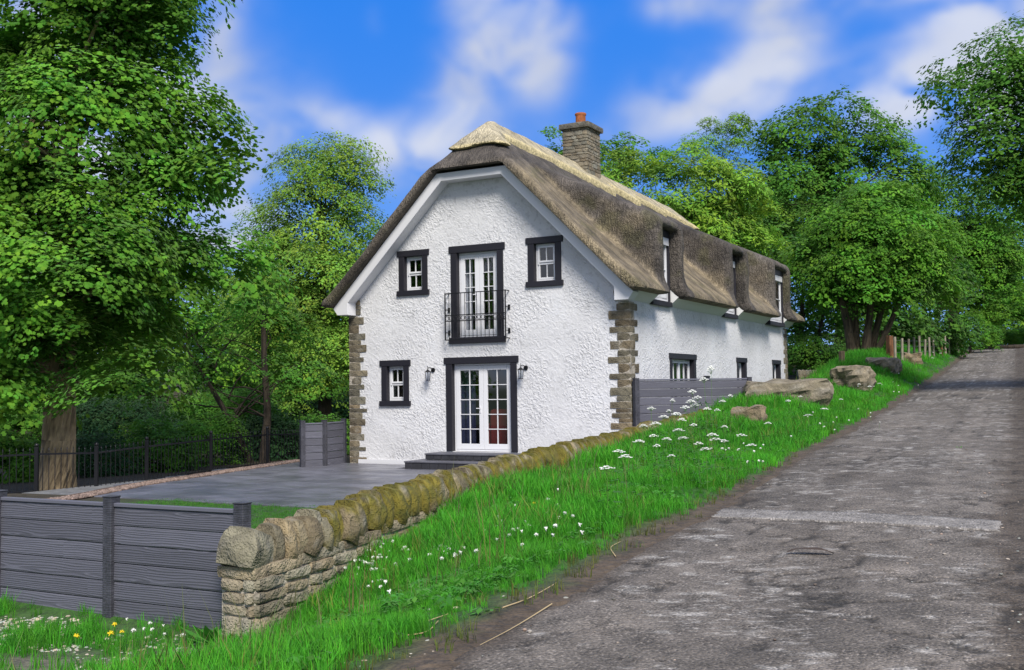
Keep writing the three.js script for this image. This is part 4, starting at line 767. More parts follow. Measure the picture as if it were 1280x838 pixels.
function tree(name, label, { seed, foot, depth, blobs, trunk, spray = 'mapleFar', pad = [.8, 1.3], fill = 1, cover = 1.5, color, vary = .28, bark = M.bark, limbs = 14, size = 1, droop = .35, shell = .7, group, rz = .8, variants = 2 }) {
  const r = rng(seed), base = foot.clone ? foot : V(...foot), t = thing(name, label, 'tree', base.toArray(), 0, group);
  // crown: pads of foliage spread through the lobes
  const pads = [];
  for (const [px, py, rx, ry, dz = 0, rzz] of blobs) {
    const c = atDepth(px, py, depth + dz).sub(base), k = (depth + dz) / FOCAL, A = rx * k, B = ry * k, Cz = rzz ?? A * rz, vol = 4.19 * A * B * Cz, pr = (pad[0] + pad[1]) / 2, n = Math.max(4, Math.round(2.05 * fill * vol / (pr * pr * pr * 2.1)));
    for (let i = 0; i < n; i++) { let d; do d = V(r() * 2 - 1, r() * 2 - 1, r() * 2 - 1); while (d.length() > 1 || d.length() < .05); const l = d.length(); d.multiplyScalar((r() < shell ? lerp(.72, 1, r()) : l) / l); pads.push({ p: V(c.x + d.x * A, c.y + d.y * B, c.z + d.z * Cz), R: lerp(pad[0], pad[1], r()), tone: 1 + (r() - .5) * 2 * vary, hue: r(), out: V(d.x * A, d.y * B * .5, d.z * Cz).normalize() }); }
  }
  foliage('crown', t, pads, spray, color, variants, seed);
  // trunk and limbs
  const tg = [], stems = trunk.stems ?? [[0, 0, trunk.top, 0]], H = trunk.h, R = trunk.r;
  stems.forEach(([dx, dz, top, lean = 0], si) => {
    const rr = R * (stems.length > 1 ? .55 + .3 * hash3(si, 3, seed) : 1), pts = []; for (let i = 0; i <= 6; i++) { const k = i / 6; pts.push(V(dx * (.25 + .75 * k) + lean * k * k + (noise(k * 3 + si, seed, 1) - .5) * R * 1.1, -.25 + (H + .25) * k * (top ?? 1), dz * (.25 + .75 * k) + (noise(k * 3, seed, 5 + si) - .5) * R * 1.1)); }
    tg.push(tube(pts, k => rr * (1 + (trunk.flare ?? .4) * Math.exp(-k * 12)) * lerp(1, trunk.taper ?? .3, k), 0, 14, 12, .16, seed));
  });
  const T2 = mesh('trunk', plain(tg), bark, t);
  const lg = []; for (let i = 0; i < limbs && pads.length; i++) {
    const P = pads[Math.floor(r() * pads.length)].p, h0 = clamp(Math.min(P.y - .5 - r() * 1.5, H * .95), H * .28, H * .95), s = stems[i % stems.length], k = h0 / H, a = V(s[0] * (.25 + .75 * k) + (s[3] ?? 0) * k * k, h0, s[1] * (.25 + .75 * k)), m = a.clone().lerp(P, .5); m.y += -.25 * P.distanceTo(a) * .4 + r() * .4;
    const w = R * lerp(.34, .14, k) * (stems.length > 1 ? .7 : 1); lg.push(tube([a, a.clone().lerp(m, .5).add(V((r() - .5) * .3, .1, (r() - .5) * .3)), m, P], w, w * .18, 8, 5, .1, seed + i));
  }
  if (lg.length) mesh('limb', plain(lg), bark, t);
  return t;
}
const G = { deep: [.088, .235, .022], mid: [.118, .300, .024], light: [.20, .37, .035], yellow: [.21, .37, .045], dark: [.066, .180, .022] };
const gp = (px, d, py = 480) => { const p = atDepth(px, py, d); p.y = groundY(p.x, p.z); return p; };
// left: the great sycamore behind the railing
tree('sycamore_tree', 'huge sycamore with stout pale trunk rising behind the iron railing', {
  seed: 11, foot: gp(79, 22.6), depth: 22.6, spray: 'maple', variants: 4, pad: [.7, 1.25], fill: .95, cover: 1.25, color: G.mid, bark: M.barkPale, limbs: 46, droop: .5, shell: .75, trunk: { h: 9, r: .37, taper: .25, flare: .18 },
  blobs: [[70, 60, 150, 110, 1], [190, 60, 85, 85], [-60, 180, 130, 160, 1], [90, 200, 140, 110, 0], [215, 165, 75, 70], [270, 200, 56, 52], [60, 330, 140, 100, -1.2], [190, 290, 105, 75], [250, 330, 80, 50, 1], [130, 420, 110, 70, -1], [-20, 430, 110, 80, -1], [195, 400, 75, 50, .5], [130, -60, 150, 70]]
});
tree('beech_tree', 'airy yellow-green tree showing sky between its leaves beside the thatch', {
  seed: 23, foot: gp(402, 36), depth: 36, spray: 'beech', pad: [.55, 1.0], fill: 1.6, cover: 1.3, color: G.yellow, vary: .3, bark: M.barkDark, limbs: 40, shell: .5, size: 1.15, trunk: { h: 8.2, r: .26, taper: .12 },
  blobs: [[410, 198, 40, 26], [375, 205, 30, 28], [450, 205, 28, 30], [405, 215, 60, 42], [395, 280, 85, 60], [340, 270, 32, 45], [462, 250, 26, 42], [395, 360, 105, 65], [410, 440, 90, 60], [330, 400, 55, 60]]
});
tree('crooked_tree', 'small dark tree with a long bowed limb behind the railing', {
  seed: 31, foot: gp(332, 30.5), depth: 30.5, spray: 'oval', pad: [.6, 1.0], fill: .55, cover: 1.3, color: G.deep, bark: M.barkDark, limbs: 22, trunk: { h: 4.6, r: .16, taper: .4, stems: [[0, 0, 1, 0], [-1.6, .2, .8, -.9]] },
  blobs: [[330, 430, 75, 60], [255, 430, 55, 55], [225, 490, 50, 40], [380, 470, 45, 40]]
});
[['dense dark tree at the left end of the railing', 20, 40, [[10, 430, 90, 110], [-60, 400, 80, 130]], 'deep'], ['dark tree behind the trunk of the sycamore', 130, 44, [[130, 430, 85, 110], [150, 520, 70, 50]], 'deep'], ['tall mid-green tree between the sycamore and the airy tree', 235, 46, [[240, 400, 80, 100], [230, 500, 70, 60], [290, 350, 45, 60]], 'mid'], ['dark tree in the wood under the airy tree', 300, 50, [[310, 440, 70, 100], [330, 530, 60, 45]], 'deep'], ['mid-green tree closing the wood beside the cottage', 440, 52, [[440, 440, 75, 120], [470, 330, 35, 60], [400, 520, 70, 50]], 'mid'], ['dark tree far back in the left wood', 60, 62, [[60, 420, 160, 110], [60, 540, 140, 50]], 'dark'], ['dark tree far back behind the airy tree', 380, 64, [[370, 440, 130, 90], [300, 540, 150, 45]], 'dark']].forEach(([l, px, d, b, g], i) => tree('woodland_tree', l, { seed: 100 + i, foot: gp(px, d), depth: d, spray: d > 55 ? 'ovalFar' : 'mapleFar', pad: [.9, 1.6], fill: .8, cover: 1.2, color: G[g], bark: M.barkDark, limbs: 10, trunk: { h: 5, r: .2 }, blobs: b, group: 'trees of the left wood' }));
// right: wood beyond the cottage
tree('round_tree', 'round dense bright tree on many stems beside the stock fence', {
  seed: 41, foot: gp(1078, 47), depth: 47, spray: 'mapleFar', pad: [.7, 1.2], fill: 1.0, cover: 1.5, color: G.mid, bark: M.bark, limbs: 26, shell: .85, size: .85, trunk: { h: 6, r: .26, taper: .35, stems: [[-1.3, .2, 1, -.5], [.5, .3, 1, .5], [1.5, -.2, .9, 1.2], [-.3, -.4, .95, .2], [2.2, .5, .8, .8]] },
  blobs: [[1095, 312, 92, 78], [1060, 345, 75, 42], [1140, 342, 55, 46], [1090, 272, 65, 42], [1030, 330, 42, 52]]
});
tree('tall_tree', 'tall dark broadleaf tree towering behind the round tree', { seed: 42, foot: gp(1050, 62), depth: 62, pad: [1, 1.7], fill: .8, cover: 1.35, color: G.deep, limbs: 20, trunk: { h: 9.5, r: .35, taper: .15 }, blobs: [[1010, 175, 62, 48], [1070, 165, 58, 42], [1000, 240, 75, 70], [1090, 230, 75, 70], [1135, 205, 40, 45], [950, 200, 30, 45]] });
tree('ash_tree', 'bright light-green tree rising behind the thatched roof', { seed: 43, foot: gp(840, 50), depth: 50, spray: 'narrow', pad: [.8, 1.3], fill: .85, cover: 1.5, color: G.light, limbs: 14, size: 1.3, trunk: { h: 7.5, r: .3, taper: .15 }, blobs: [[800, 235, 60, 42], [850, 245, 62, 55], [905, 260, 55, 60], [760, 225, 28, 30], [940, 300, 45, 70], [880, 300, 60, 50]] });
tree('slender_tree', 'thin pointed tree with open top beyond the roof', { seed: 44, foot: gp(890, 60), depth: 60, spray: 'narrow', pad: [.5, .9], fill: .7, cover: 1.2, color: G.light, limbs: 20, shell: .4, size: 1.3, trunk: { h: 10.5, r: .2, taper: .06 }, blobs: [[886, 165, 17, 28], [880, 195, 30, 28], [915, 185, 22, 35], [925, 160, 12, 18]] });
tree('woodland_tree', 'dark tree showing on both sides of the chimney', { seed: 45, foot: gp(760, 70), depth: 70, spray: 'ovalFar', pad: [.8, 1.4], fill: .9, cover: 1.3, color: G.deep, limbs: 16, trunk: { h: 10, r: .3, taper: .1 }, blobs: [[690, 190, 28, 26], [785, 185, 30, 26], [815, 200, 22, 20], [740, 210, 60, 30]] });
tree('tall_tree', 'tall tree on a leaning bare trunk behind the stock fence', { seed: 46, foot: gp(1196, 76), depth: 76, pad: [.9, 1.5], fill: .75, cover: 1.3, color: G.mid, limbs: 16, trunk: { h: 8, r: .42, taper: .5, stems: [[0, 0, 1, 1.0]] }, blobs: [[1190, 300, 48, 80], [1225, 330, 50, 60], [1165, 260, 40, 50], [1235, 290, 50, 55], [1250, 370, 35, 40]] });
tree('overhanging_tree', 'dark tree leaning in over the lane from its open side', { seed: 47, foot: gp(1440, 30), depth: 30, spray: 'oval', pad: [.7, 1.2], fill: 1.35, cover: 1.25, color: G.deep, bark: M.barkDark, limbs: 30, size: 1.15, shell: .6, trunk: { h: 9, r: .4 }, blobs: [[1275, 90, 70, 62], [1262, 160, 72, 75], [1290, 240, 70, 60], [1225, 130, 45, 45], [1260, 200, 70, 55], [1215, 215, 32, 32], [1190, 110, 16, 18], [1375, 130, 110, 120], [1300, 255, 60, 35], [1480, 180, 120, 130]] });
[['dark tree just past the far cottage corner', 1005, 52, [[1005, 360, 45, 70], [1000, 430, 45, 35]], 'dark'], ['dark tree behind the many-stemmed round tree', 1090, 58, [[1090, 400, 80, 50], [1060, 350, 60, 60]], 'dark'], ['dark tree behind the line of wooden posts', 1160, 64, [[1165, 380, 60, 60], [1140, 420, 60, 30]], 'dark'], ['leafy tree closing the view over the lane crest', 1235, 96, [[1250, 350, 50, 60], [1215, 400, 32, 34], [1290, 330, 50, 70]], 'mid'], ['pale far-off tree beyond the lane crest', 1285, 150, [[1270, 395, 42, 34], [1310, 390, 40, 40]], 'light'], ['broad dark tree far behind the round tree', 1110, 78, [[1000, 280, 110, 60], [1110, 290, 90, 65], [1200, 330, 70, 60]], 'deep'], ['broad dark tree far behind the thatched roof', 890, 76, [[900, 310, 90, 60], [830, 290, 50, 50], [960, 270, 50, 40]], 'deep'], ['dark tree behind the far cottage roof', 960, 60, [[960, 330, 55, 70], [955, 420, 60, 50]], 'dark']].forEach(([l, px, d, b, g], i) => tree('woodland_tree', l, { seed: 140 + i, foot: gp(px, d), depth: d, spray: 'ovalFar', pad: [.9, 1.5], fill: .85, cover: 1.25, color: G[g], bark: M.barkDark, limbs: 8, trunk: { h: 6, r: .22, ...(i < 3 ? { stems: [[0, 0, 1, .3], [1.2, .4, .9, .6]] } : {}) }, blobs: b, group: 'trees of the right wood' }));
/* shrubs */
function shrub(label, px, d, blobs, color, seed, key = 'mapleFar', size = .6, group) {
  const r = rng(seed), base = gp(px, d), t = thing('shrub', label, 'shrub', base.toArray(), 0, group), pads = [];
  for (const [bx, by, rx, ry] of blobs) { const k = d / FOCAL, C = atDepth(bx, by, d).sub(base), A = rx * k, B = ry * k, n = Math.max(6, Math.round(9 * A * Math.max(A, B) / (size * size))); for (let i = 0; i < n; i++) { const v = V(r() * 2 - 1, r() * 2 - .8, r() * 2 - 1).normalize(), u = lerp(.5, 1, Math.sqrt(r())); pads.push({ p: V(C.x + v.x * A * u, C.y + v.y * B * u, C.z + v.z * A * .8 * u), R: size * (.7 + .6 * r()), tone: .75 + .5 * r(), hue: r(), out: v }); } }
  foliage('foliage', t, pads, key, color, 1, seed);
  const st = []; for (let i = 0; i < 7; i++) { const b = blobs[i % blobs.length], P = atDepth(b[0], b[1], d).sub(base); st.push(tube([V((r() - .5) * .3, -.1, (r() - .5) * .3), P.clone().multiplyScalar(.5).add(V((r() - .5) * .3, 0, (r() - .5) * .3)), P], .03, .01, 5, 5)); } mesh('stem', plain(st), M.barkDark, t); return t;
}
const UG = 'undergrowth behind the railing';
[[20, 26, [[15, 590, 55, 40]]], [110, 27, [[120, 585, 50, 42]]], [190, 28, [[190, 575, 52, 40]]], [260, 30, [[262, 562, 52, 38]]], [330, 32, [[335, 560, 50, 34]]], [400, 34, [[400, 552, 45, 32]]], [-50, 26, [[-50, 590, 60, 50]]], [150, 36, [[150, 540, 80, 40]]], [40, 36, [[40, 540, 80, 45]]], [280, 40, [[280, 530, 80, 40]]], [420, 44, [[430, 525, 60, 40]]]].forEach(([px, d, b], i) => shrub(i % 3 === 1 ? 'greyish dark-leaved shrub in the undergrowth behind the iron railing' : 'dark green leafy shrub in the undergrowth behind the iron railing', px, d, b, i % 3 === 1 ? [.035, .095, .03] : G.deep, 200 + i, i % 2 ? 'oval' : 'mapleFar', .6, UG));
shrub('rounded green shrub where the stock fence meets the lane', 1215, 72, [[1215, 412, 24, 20], [1232, 420, 18, 14]], G.mid, 220); shrub('low dark shrub among the stems of the round tree', 1100, 56, [[1100, 436, 34, 10], [1060, 442, 30, 9]], G.dark, 221); shrub('dark shrub past the far cottage corner', 1010, 48, [[1010, 440, 26, 22], [1030, 455, 18, 12]], G.deep, 222); shrub('hedge shrub beyond the top of the lane', 1262, 100, [[1250, 428, 26, 14], [1285, 426, 26, 16]], G.mid, 224); shrub('leafy shrub behind the wooden posts', 1165, 66, [[1165, 425, 36, 16]], G.dark, 223);

/* ------------------------------------------------------------------ grass and verge flowers */
function tuftGeo(n, h, spread, seed, w = .007) {
  const r = rng(seed), P = [];
  for (let i = 0; i < n; i++) {
    const a = r() * 6.283, d = spread * Math.sqrt(r()), bx = Math.cos(a) * d, bz = Math.sin(a) * d, H = h * (.5 + .7 * r()), la = r() * 6.283, L = H * (.15 + .6 * r()), dx = Math.cos(la), dz = Math.sin(la), px = -dz * w * (.7 + .6 * r()), pz = dx * w * (.7 + .6 * r());
    const A = [bx, -.02, bz], B = [bx + dx * L * .3, H * .6, bz + dz * L * .3], C = [bx + dx * L, H, bz + dz * L];
    P.push(A[0] - px, A[1], A[2] - pz, A[0] + px, A[1], A[2] + pz, B[0] + px * .8, B[1], B[2] + pz * .8, A[0] - px, A[1], A[2] - pz, B[0] + px * .8, B[1], B[2] + pz * .8, B[0] - px * .8, B[1], B[2] - pz * .8, B[0] - px * .8, B[1], B[2] - pz * .8, B[0] + px * .8, B[1], B[2] + pz * .8, ...C);
  }
  const g = new THREE.BufferGeometry(); g.setAttribute('position', new THREE.Float32BufferAttribute(P, 3)); g.computeVertexNormals(); return g;
}
function scatter(name, label, geo, spots, color, m = M.grass, vary = .35) {       // spots: [x, y, z, scale, tone]
  const im = new THREE.InstancedMesh(geo, m, spots.length), c = new THREE.Color(), q = new THREE.Quaternion(), e = new THREE.Euler(), mm = new THREE.Matrix4(), r = rng(spots.length + 5); im.name = numbered(name);
  spots.forEach(([x, y, z, s, tone = 1], i) => { q.setFromEuler(e.set((r() - .5) * .25, r() * 6.283, (r() - .5) * .25)); im.setMatrixAt(i, mm.compose(V(x, y, z), q, V(s, s * (.8 + .4 * r()), s))); const k = tone * (1 + (r() - .5) * 2 * vary), h = (r() - .5) * .4; im.setColorAt(i, c.setRGB(color[0] * k * (1 + h), color[1] * k, color[2] * k * (1 - h * .5))); });
  stuff(tag(im, label, 'grass')); scene.add(im); return im;
}
function sward(name, label, variants, spots, color, vary = .35) {                 // uncountable blades: one mesh
  const r = rng(spots.length + 5), per = variants[0].attributes.position.count, P = new Float32Array(spots.length * per * 3), Nn = new Float32Array(P.length), Cc = new Float32Array(P.length); let o = 0;
  for (const [x, y, z, s, tone = 1] of spots) {
    const g = variants[Math.floor(r() * variants.length)], gp_ = g.attributes.position.array, gn = g.attributes.normal.array, a = r() * 6.283, ca = Math.cos(a), sa = Math.sin(a), sy = s * (.8 + .4 * r()), k = tone * (1 + (r() - .5) * 2 * vary), h = (r() - .5) * .4, cr = color[0] * k * (1 + h), cg = color[1] * k, cb = color[2] * k * (1 - h * .5);
    for (let i = 0; i < per * 3; i += 3) { const u = gp_[i] * s, w = gp_[i + 2] * s; P[o] = x + u * ca + w * sa; P[o + 1] = y + gp_[i + 1] * sy; P[o + 2] = z - u * sa + w * ca; Nn[o] = gn[i] * ca + gn[i + 2] * sa; Nn[o + 1] = gn[i + 1]; Nn[o + 2] = -gn[i] * sa + gn[i + 2] * ca; Cc[o] = cr; Cc[o + 1] = cg; Cc[o + 2] = cb; o += 3; }
  }
  const g = new THREE.BufferGeometry(); g.setAttribute('position', new THREE.BufferAttribute(P, 3)); g.setAttribute('normal', new THREE.BufferAttribute(Nn, 3)); g.setAttribute('color', new THREE.BufferAttribute(Cc, 3)); return stuff(tag(mesh(name, g, M.grassVC), label, 'grass'));
}
{
  const r = rng(900), near = [], mid = [], low = [], dry = [], tall = [], broad = [], dull = [];
  const dens = t => t < 8 ? 420 : t < 12 ? 300 : t < 18 ? 170 : t < 28 ? 90 : t < 45 ? 45 : 22;
  for (let t = 2.6; t < 82; t += .25) {
    const cnt = dens(t) * .25 * 3.3; for (let i = 0; i < cnt; i++) {
      const tt = t + r() * .25, nl = leftEdge(tt), w = (tt < 40 ? WN + .05 : 7.5) - nl, n = nl + r() * w, [x, z] = xzOf(tt, n), e = n - nl, f = fbm(x * 1.1, z * 1.1, 4, 4), f2 = fbm(x * 4, z * 4, 7, 3);
      const edge = .16 + .42 * f * sstep(14, 4, tt) + .12 * sstep(9, 4, tt); if (e < edge * (.55 + .8 * r())) { if (r() < .10 && tt < 16) dry.push([x, groundY(x, z), z, .55 + .4 * r(), 1]); continue; }
      const lush = fbm(x * .9 + 30, z * .9, 2, 3), s = (.45 + .75 * sstep(.35, .65, lush)) * lerp(.6, 1, sstep(0, 1.0, e - edge)) * (tt > 18 ? 1.15 : 1) * (tt > 36 ? .9 : 1), tone = .72 + .62 * (fbm(x * .5, z * .5 + 9, 6, 3));
      if (r() < .012 && e > .9) tall.push([x, groundY(x, z), z, .8 + .6 * r(), 1]); if (tt < 30 && r() < .10 * sstep(.42, .58, fbm(x * 1.4 + 50, z * 1.4, 3, 3))) broad.push([x, groundY(x, z) + .03 + .1 * r(), z, .14 + .16 * r(), .8 + .4 * r()]); if (r() < .03) { dull.push([x, groundY(x, z), z, s * 1.1, .8 + .5 * r()]); continue; }
      (tt < 14 ? near : mid).push([x, groundY(x, z), z, s, tone]);
    }
  }
  // strip below the grey fence
  for (let i = 0; i < 9000; i++) { const t = 1.8 + r() * 5.6, n = WN - .3 + r() * 7, [x, z] = xzOf(t, n), f2 = fbm(x * 4, z * 4, 7, 3), f = fbm(x * 1.1, z * 1.1, 4, 4); if (f2 * .6 + f * .4 > .495 && r() < .9) continue; near.push([x, groundY(x, z), z, .35 + .6 * r() * fbm(x * 1.3, z * 1.3, 9, 2) * 1.6, .9]); }
  // lawn beyond the fence
  for (let i = 0; i < 7000; i++) { const t = WT + .5 + r() * 7, n = WN + .55 + r() * 7, [x, z] = xzOf(t, n); low.push([x, groundY(x, z), z, .30, 1]); }
  // right edge and wood floor
  for (let i = 0; i < 1500; i++) { const t = 5 + r() * 40, n = -.25 - r() * 1.2, [x, z] = xzOf(t, n); mid.push([x, groundY(x, z), z, .5 + .4 * r(), .8]); }
  for (let i = 0; i < 3000; i++) { const t = 44 + r() * 36, n = 5 + r() * 3, [x, z] = xzOf(t, n); mid.push([x, groundY(x, z), z, 1.0, .7]); }
  const C = [.078, .345, .020];
  const tv = (n, h, sp, w, q) => [0, 1, 2, 3].map(i => tuftGeo(n, h, sp, q + i, w));
  sward('grass', 'lush bright green grass on the verge in front of the wall', tv(15, .20, .08, .0045, 10), near, C); sward('grass', 'green grass farther up the verge', tv(13, .20, .12, .007, 20), mid, C); sward('lawn_grass', 'short mown lawn grass behind the grey fence', tv(12, .12, .14, .006, 30), low, [.065, .23, .022]); sward('dry_grass', 'thin grass on the bare soil edge of the lane', tv(9, .12, .06, .004, 40), dry, [.12, .15, .035]);
  sward('grass', 'dull yellowish blades mixed through the verge', tv(13, .22, .1, .005, 50), dull, [.15, .22, .04]); sward('seeding_grass', 'thin tall seeding stems above the verge', tv(4, .42, .07, .0028, 60), tall, [.20, .21, .08]);
  stuff(scatter('verge_weed', 'low broad-leaved weeds scattered through the verge', sprigGeo, broad, [.07, .235, .03]));
  // clover leaves low in the sward
  const cl = []; for (let i = 0; i < 3200; i++) { const t = 4.5 + r() * 9, n = leftEdge(t) + .5 + r() * 2.4, [x, z] = xzOf(t, n); if (fbm(x * 1.6, z * 1.6, 15, 3) > .5) cl.push([x, groundY(x, z) + .05 + r() * .05, z, .13 + .08 * r(), 1]); }
  stuff(scatter('clover', 'low clover leaves in the verge grass', sprigGeo, cl, [.055, .24, .02]));
}
function onGroundPlus(px, py, h) { const r = pixelRay(px, py); for (let d = 3; d < 120; d += .01 + d * .002) { const x = r.x * d / -r.z, y = EYE + r.y * d / -r.z; if (y < groundY(x, -d) + h) return V(x, groundY(x, -d), -d); } return null; }
{ // cow parsley
  const r = rng(66), make = (seed, label) => {
    const g = thing('cow_parsley', label, 'wildflower', [0, 0, 0], 0, 'cow parsley on the verge'), rr = rng(seed), heads = [];
    mesh('stem', tube([V(0, -.05, 0), V(.02, .5, .01), V(0, .97, 0)], .007, .004, 5, 5), M.stem, g);
    const sg = [], fg = new THREE.IcosahedronGeometry(.011, 0); for (let i = 0; i < 11; i++) { const a = i * 2.4, R = .11 * Math.sqrt((i + .5) / 11), p = V(Math.cos(a) * R, 1.0 + .05 * (1 - (R / .11) ** 2) + (rr() - .5) * .012, Math.sin(a) * R); sg.push(tube([V(0, .96, 0), p], .002, .002, 1, 4)); for (let k = 0; k < 10; k++) { const b = rr() * 6.283, d = .026 * Math.sqrt(rr()), h = fg.clone(); h.scale(1, .5, 1); h.translate(p.x + Math.cos(b) * d, p.y + (rr() - .5) * .01, p.z + Math.sin(b) * d); heads.push(h); } }
    mesh('spokes', plain(sg), M.stem, g); mesh('umbel', mergeGeometries(heads), M.whitePetal, g);
    const lf = []; for (let i = 0; i < 3; i++) { const a = rr() * 6.283, y = .2 + .22 * i, s = fernGeo.clone(); s.scale(.5, .5, .5); s.translate(Math.cos(a) * .14, y, Math.sin(a) * .14); lf.push(s); } mesh('leaf', mergeGeometries(lf), M.stemLeaf ??= (() => { const m = leafMat(.8); m.color.setRGB(.05, .16, .03); return m; })(), g).userData.kind = 'stuff'; return g;
  };
  const L = 'white flat-topped cow parsley flower standing in the verge grass', proto = make(3, L); let first = true;
  const spots = [[812, 512, .7], [838, 502, .75], [837, 515, .6], [866, 491, .85], [862, 503, .75], [874, 499, .8], [903, 503, .7], [896, 514, .6], [889, 463, 1.25], [882, 476, 1.0], [857, 511, .7], [820, 531, .6], [806, 534, .6], [850, 526, .6], [850, 539, .55], [888, 545, .55], [895, 551, .5], [876, 556, .5], [908, 553, .5], [883, 563, .5], [784, 573, .55], [757, 587, .5], [824, 559, .5], [831, 550, .5], [840, 571, .4], [1075, 481, .5], [1086, 484, .5], [1167, 441, .6], [1176, 442, .6], [1166, 448, .5], [1000, 497, .5], [985, 502, .5], [940, 558, .45], [962, 530, .45], [1012, 520, .4], [1030, 512, .4], [828, 522, .6], [845, 519, .65], [870, 508, .7], [880, 512, .65], [912, 496, .7], [855, 549, .5], [868, 533, .55], [798, 553, .5], [772, 566, .5], [815, 546, .5], [905, 535, .5], [925, 545, .45], [1052, 500, .4], [1100, 480, .4], [1190, 447, .4]];
  for (const [px, py, h] of spots) { const p = onGroundPlus(px, py, h); if (!p) continue; const o = first ? proto : proto.clone(); if (!first) { o.name = numbered('cow_parsley'); scene.add(o); } first = false; o.position.copy(p); o.rotation.set((r() - .5) * .16, r() * 6, (r() - .5) * .16); const w = .36 + .32 * r(); o.scale.set(w, h, w); }
}
{ // clover heads, dandelions
  const r = rng(70), head = (m, rad, seed) => { const rr = rng(seed), gs = []; for (let i = 0; i < 26; i++) { const v = V(rr() * 2 - 1, rr() * 1.7 - .5, rr() * 2 - 1).normalize(), g = new THREE.ConeGeometry(rad * .22, rad * .8, 4); g.rotateX(Math.PI / 2); g.lookAt(v); g.translate(v.x * rad * .75, v.y * rad * .7, v.z * rad * .75); gs.push(g); } return plain(gs); };
  const ch = head(0, .016, 1), cs = tube([V(0, -.12, 0), V(.005, -.05, 0), V(0, 0, 0)], .0022, .002, 3, 4); cs.translate(0, 0, 0);
  const make = (name, label, cat, hg, m, group) => { const g = thing(name, label, cat, [0, 0, 0], 0, group); mesh('stem', cs, M.stem, g); mesh('flower_head', hg, m, g); return g; };
  const proto = make('white_clover', 'round white clover flower low in the verge grass', 'clover', ch, M.whitePetal, 'clover flowers on the verge'); let first = true;
  const put = (px, py, h, P, nm, fl) => { const p = onGroundPlus(px, py, h); if (!p) return fl; const o = fl ? P : P.clone(); if (!fl) { o.name = numbered(nm); scene.add(o); } const s = .85 + .6 * r(); o.position.set(p.x, p.y + h, p.z); o.scale.setScalar(s); o.rotation.set((r() - .5) * .4, r() * 6, (r() - .5) * .4); return false; };
  const gauss = () => (r() + r() + r() - 1.5) * 1.15;
  for (const [n, cx, cy, sx, sy] of [[64, 455, 697, 52, 24], [18, 565, 690, 28, 9], [22, 632, 664, 40, 16], [14, 700, 640, 50, 20], [14, 930, 560, 60, 18], [10, 1110, 480, 30, 10], [6, 470, 730, 20, 10], [12, 1050, 520, 40, 14], [8, 170, 785, 40, 14]]) for (let i = 0; i < n; i++) first = put(cx + gauss() * sx, cy + gauss() * sy, .13 + .06 * r(), proto, 'white_clover', first);
  const dh = head(0, .021, 4), dp = make('dandelion', 'yellow dandelion flower in the grass', 'dandelion', dh, M.yellowPetal, 'dandelions in the grass'); first = true;
  for (const [px, py] of [[143, 782], [138, 793], [152, 791], [95, 796], [668, 630], [662, 637]]) first = put(px, py, .16, dp, 'dandelion', first);
}
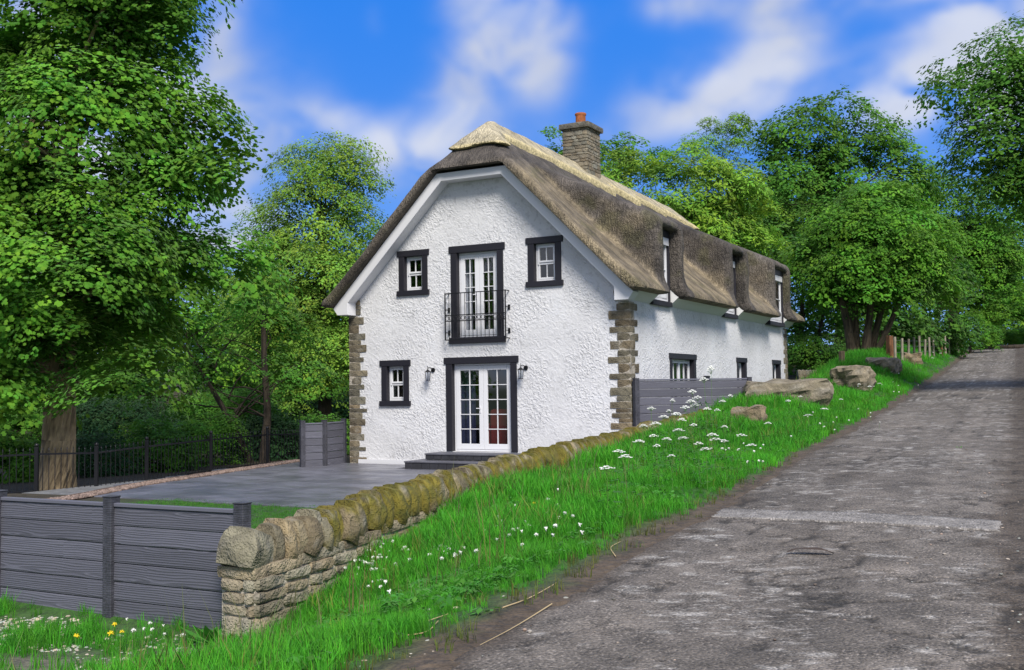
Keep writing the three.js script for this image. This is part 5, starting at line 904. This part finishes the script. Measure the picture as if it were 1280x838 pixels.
{ // dead stalks, loose stones, weed by the pier, pale pebbles
  const r = rng(88); [[[628, 764], [660, 752], [698, 731]], [[470, 803], [510, 790], [560, 772]], [[500, 800], [530, 795], [548, 780]], [[690, 760], [640, 790], [600, 812]], [[770, 700], [764, 688], [776, 680]], [[640, 716], [620, 708], [608, 700]]].forEach(a => { const P = a.map(([x, y]) => { const p = onGround(x, y); p.y += .02; return p; }); const o = mesh('dead_stalk', tube(P, .0045, .002, 10, 5, .3), M.straw); tag(o, 'dry straw-coloured stalk lying on the soil beside the lane', 'stalk', 'dead stalks by the lane'); });
  const peb = new THREE.IcosahedronGeometry(1, 1), sp = []; const P = peb.attributes.position; for (let i = 0; i < P.count; i++) { const k = .8 + .4 * noise(P.getX(i) * 2 + 5, P.getY(i) * 2, P.getZ(i) * 2 + 9); P.setXYZ(i, P.getX(i) * k, P.getY(i) * k * .6, P.getZ(i) * k); } peb.computeVertexNormals();
  const add = (n, x0, x1, y0, y1, a, b) => { for (let i = 0; i < n; i++) { const p = onGround(lerp(x0, x1, r()), lerp(y0, y1, r())); sp.push([p.x, p.y, p.z, a + (b - a) * r() * r(), 1]); } };
  add(520, 0, 100, 772, 815, .008, .03); add(200, 90, 250, 795, 838, .008, .03); add(160, 430, 720, 740, 838, .006, .022); add(50, 1240, 1280, 600, 838, .006, .02);
  const im = scatter('pebbles', 'pale pebbles scattered by the fence and lane edge', peb, sp, [.42, .38, .31], mat([1, 1, 1], .9), .3); im.userData.category = 'pebbles';
  const rs = []; for (let i = 0; i < 260; i++) { const t = 4 + Math.pow(r(), 1.5) * 18, n = .1 + r() * 2.6, [x, z] = xzOf(t, n); rs.push([x, roadY(t) + .02, z, .004 + .012 * r() * r(), r() < .5 ? .35 : 1]); } const im2 = scatter('grit', 'loose grit on the lane surface', peb, rs, [.28, .24, .2], mat([1, 1, 1], .9), .3); im2.userData.category = 'grit';
  const p = onGround(236, 829), fs = mesh('flat_stone', stoneGeo(.42, .07, .24, 71, { seg: 4, round: .3, base: [.42, .35, .25] }), M.stoneVC); fs.position.set(p.x, p.y + .02, p.z); fs.rotation.y = .5; tag(fs, 'flat pale stone lying in the grass below the fence', 'stone');
  const weed = (px, py, s, label) => { const q = onGround(px, py), g = thing('dock_plant', label, 'weed', q.toArray()), lm = M.dock ??= (() => { const m = leafMat(.6); m.color.setRGB(.09, .34, .04); return m; })(); for (let i = 0; i < 13; i++) { const a = i * 2.4, lg = leafShape('oval', .28 * s * (.7 + .6 * r())); lg.scale(.7, 1, 1); lg.rotateX(-.9 + .7 * r()); lg.rotateY(a); mesh('leaf', lg, lm, g); } };
  weed(266, 806, 1, 'leafy dock weed at the foot of the wall end'); weed(600, 668, .8, 'leafy weed growing against the mossy coping'); weed(560, 655, .7, 'small dock weed in the grass below the coping'); weed(1200, 561, .22, 'tiny green weed growing out of the lane');
  { const q = onGround(1013, 698), g = new THREE.PlaneGeometry(.34, .09, 8, 3), A = g.attributes.position; g.rotateX(-Math.PI / 2); for (let i = 0; i < A.count; i++) { const k = 1 - (A.getX(i) / .17) ** 2; A.setY(i, .015 + .035 * k + .012 * noise(i * 1.3, 2)); A.setZ(i, A.getZ(i) * (.25 + .75 * k)); } g.computeVertexNormals(); const o = mesh('dead_leaf', g, (() => { const m = mat([.045, .028, .018], .9); m.side = THREE.DoubleSide; return m; })()); o.position.set(q.x, q.y + .02, q.z); o.rotation.y = -.25; tag(o, 'curled dark brown dead leaf lying on the lane', 'leaf'); }
}

scene.traverse(o => { if (o.isMesh) { o.castShadow = true; o.receiveShadow = true; } });
renderer.render(scene, camera);
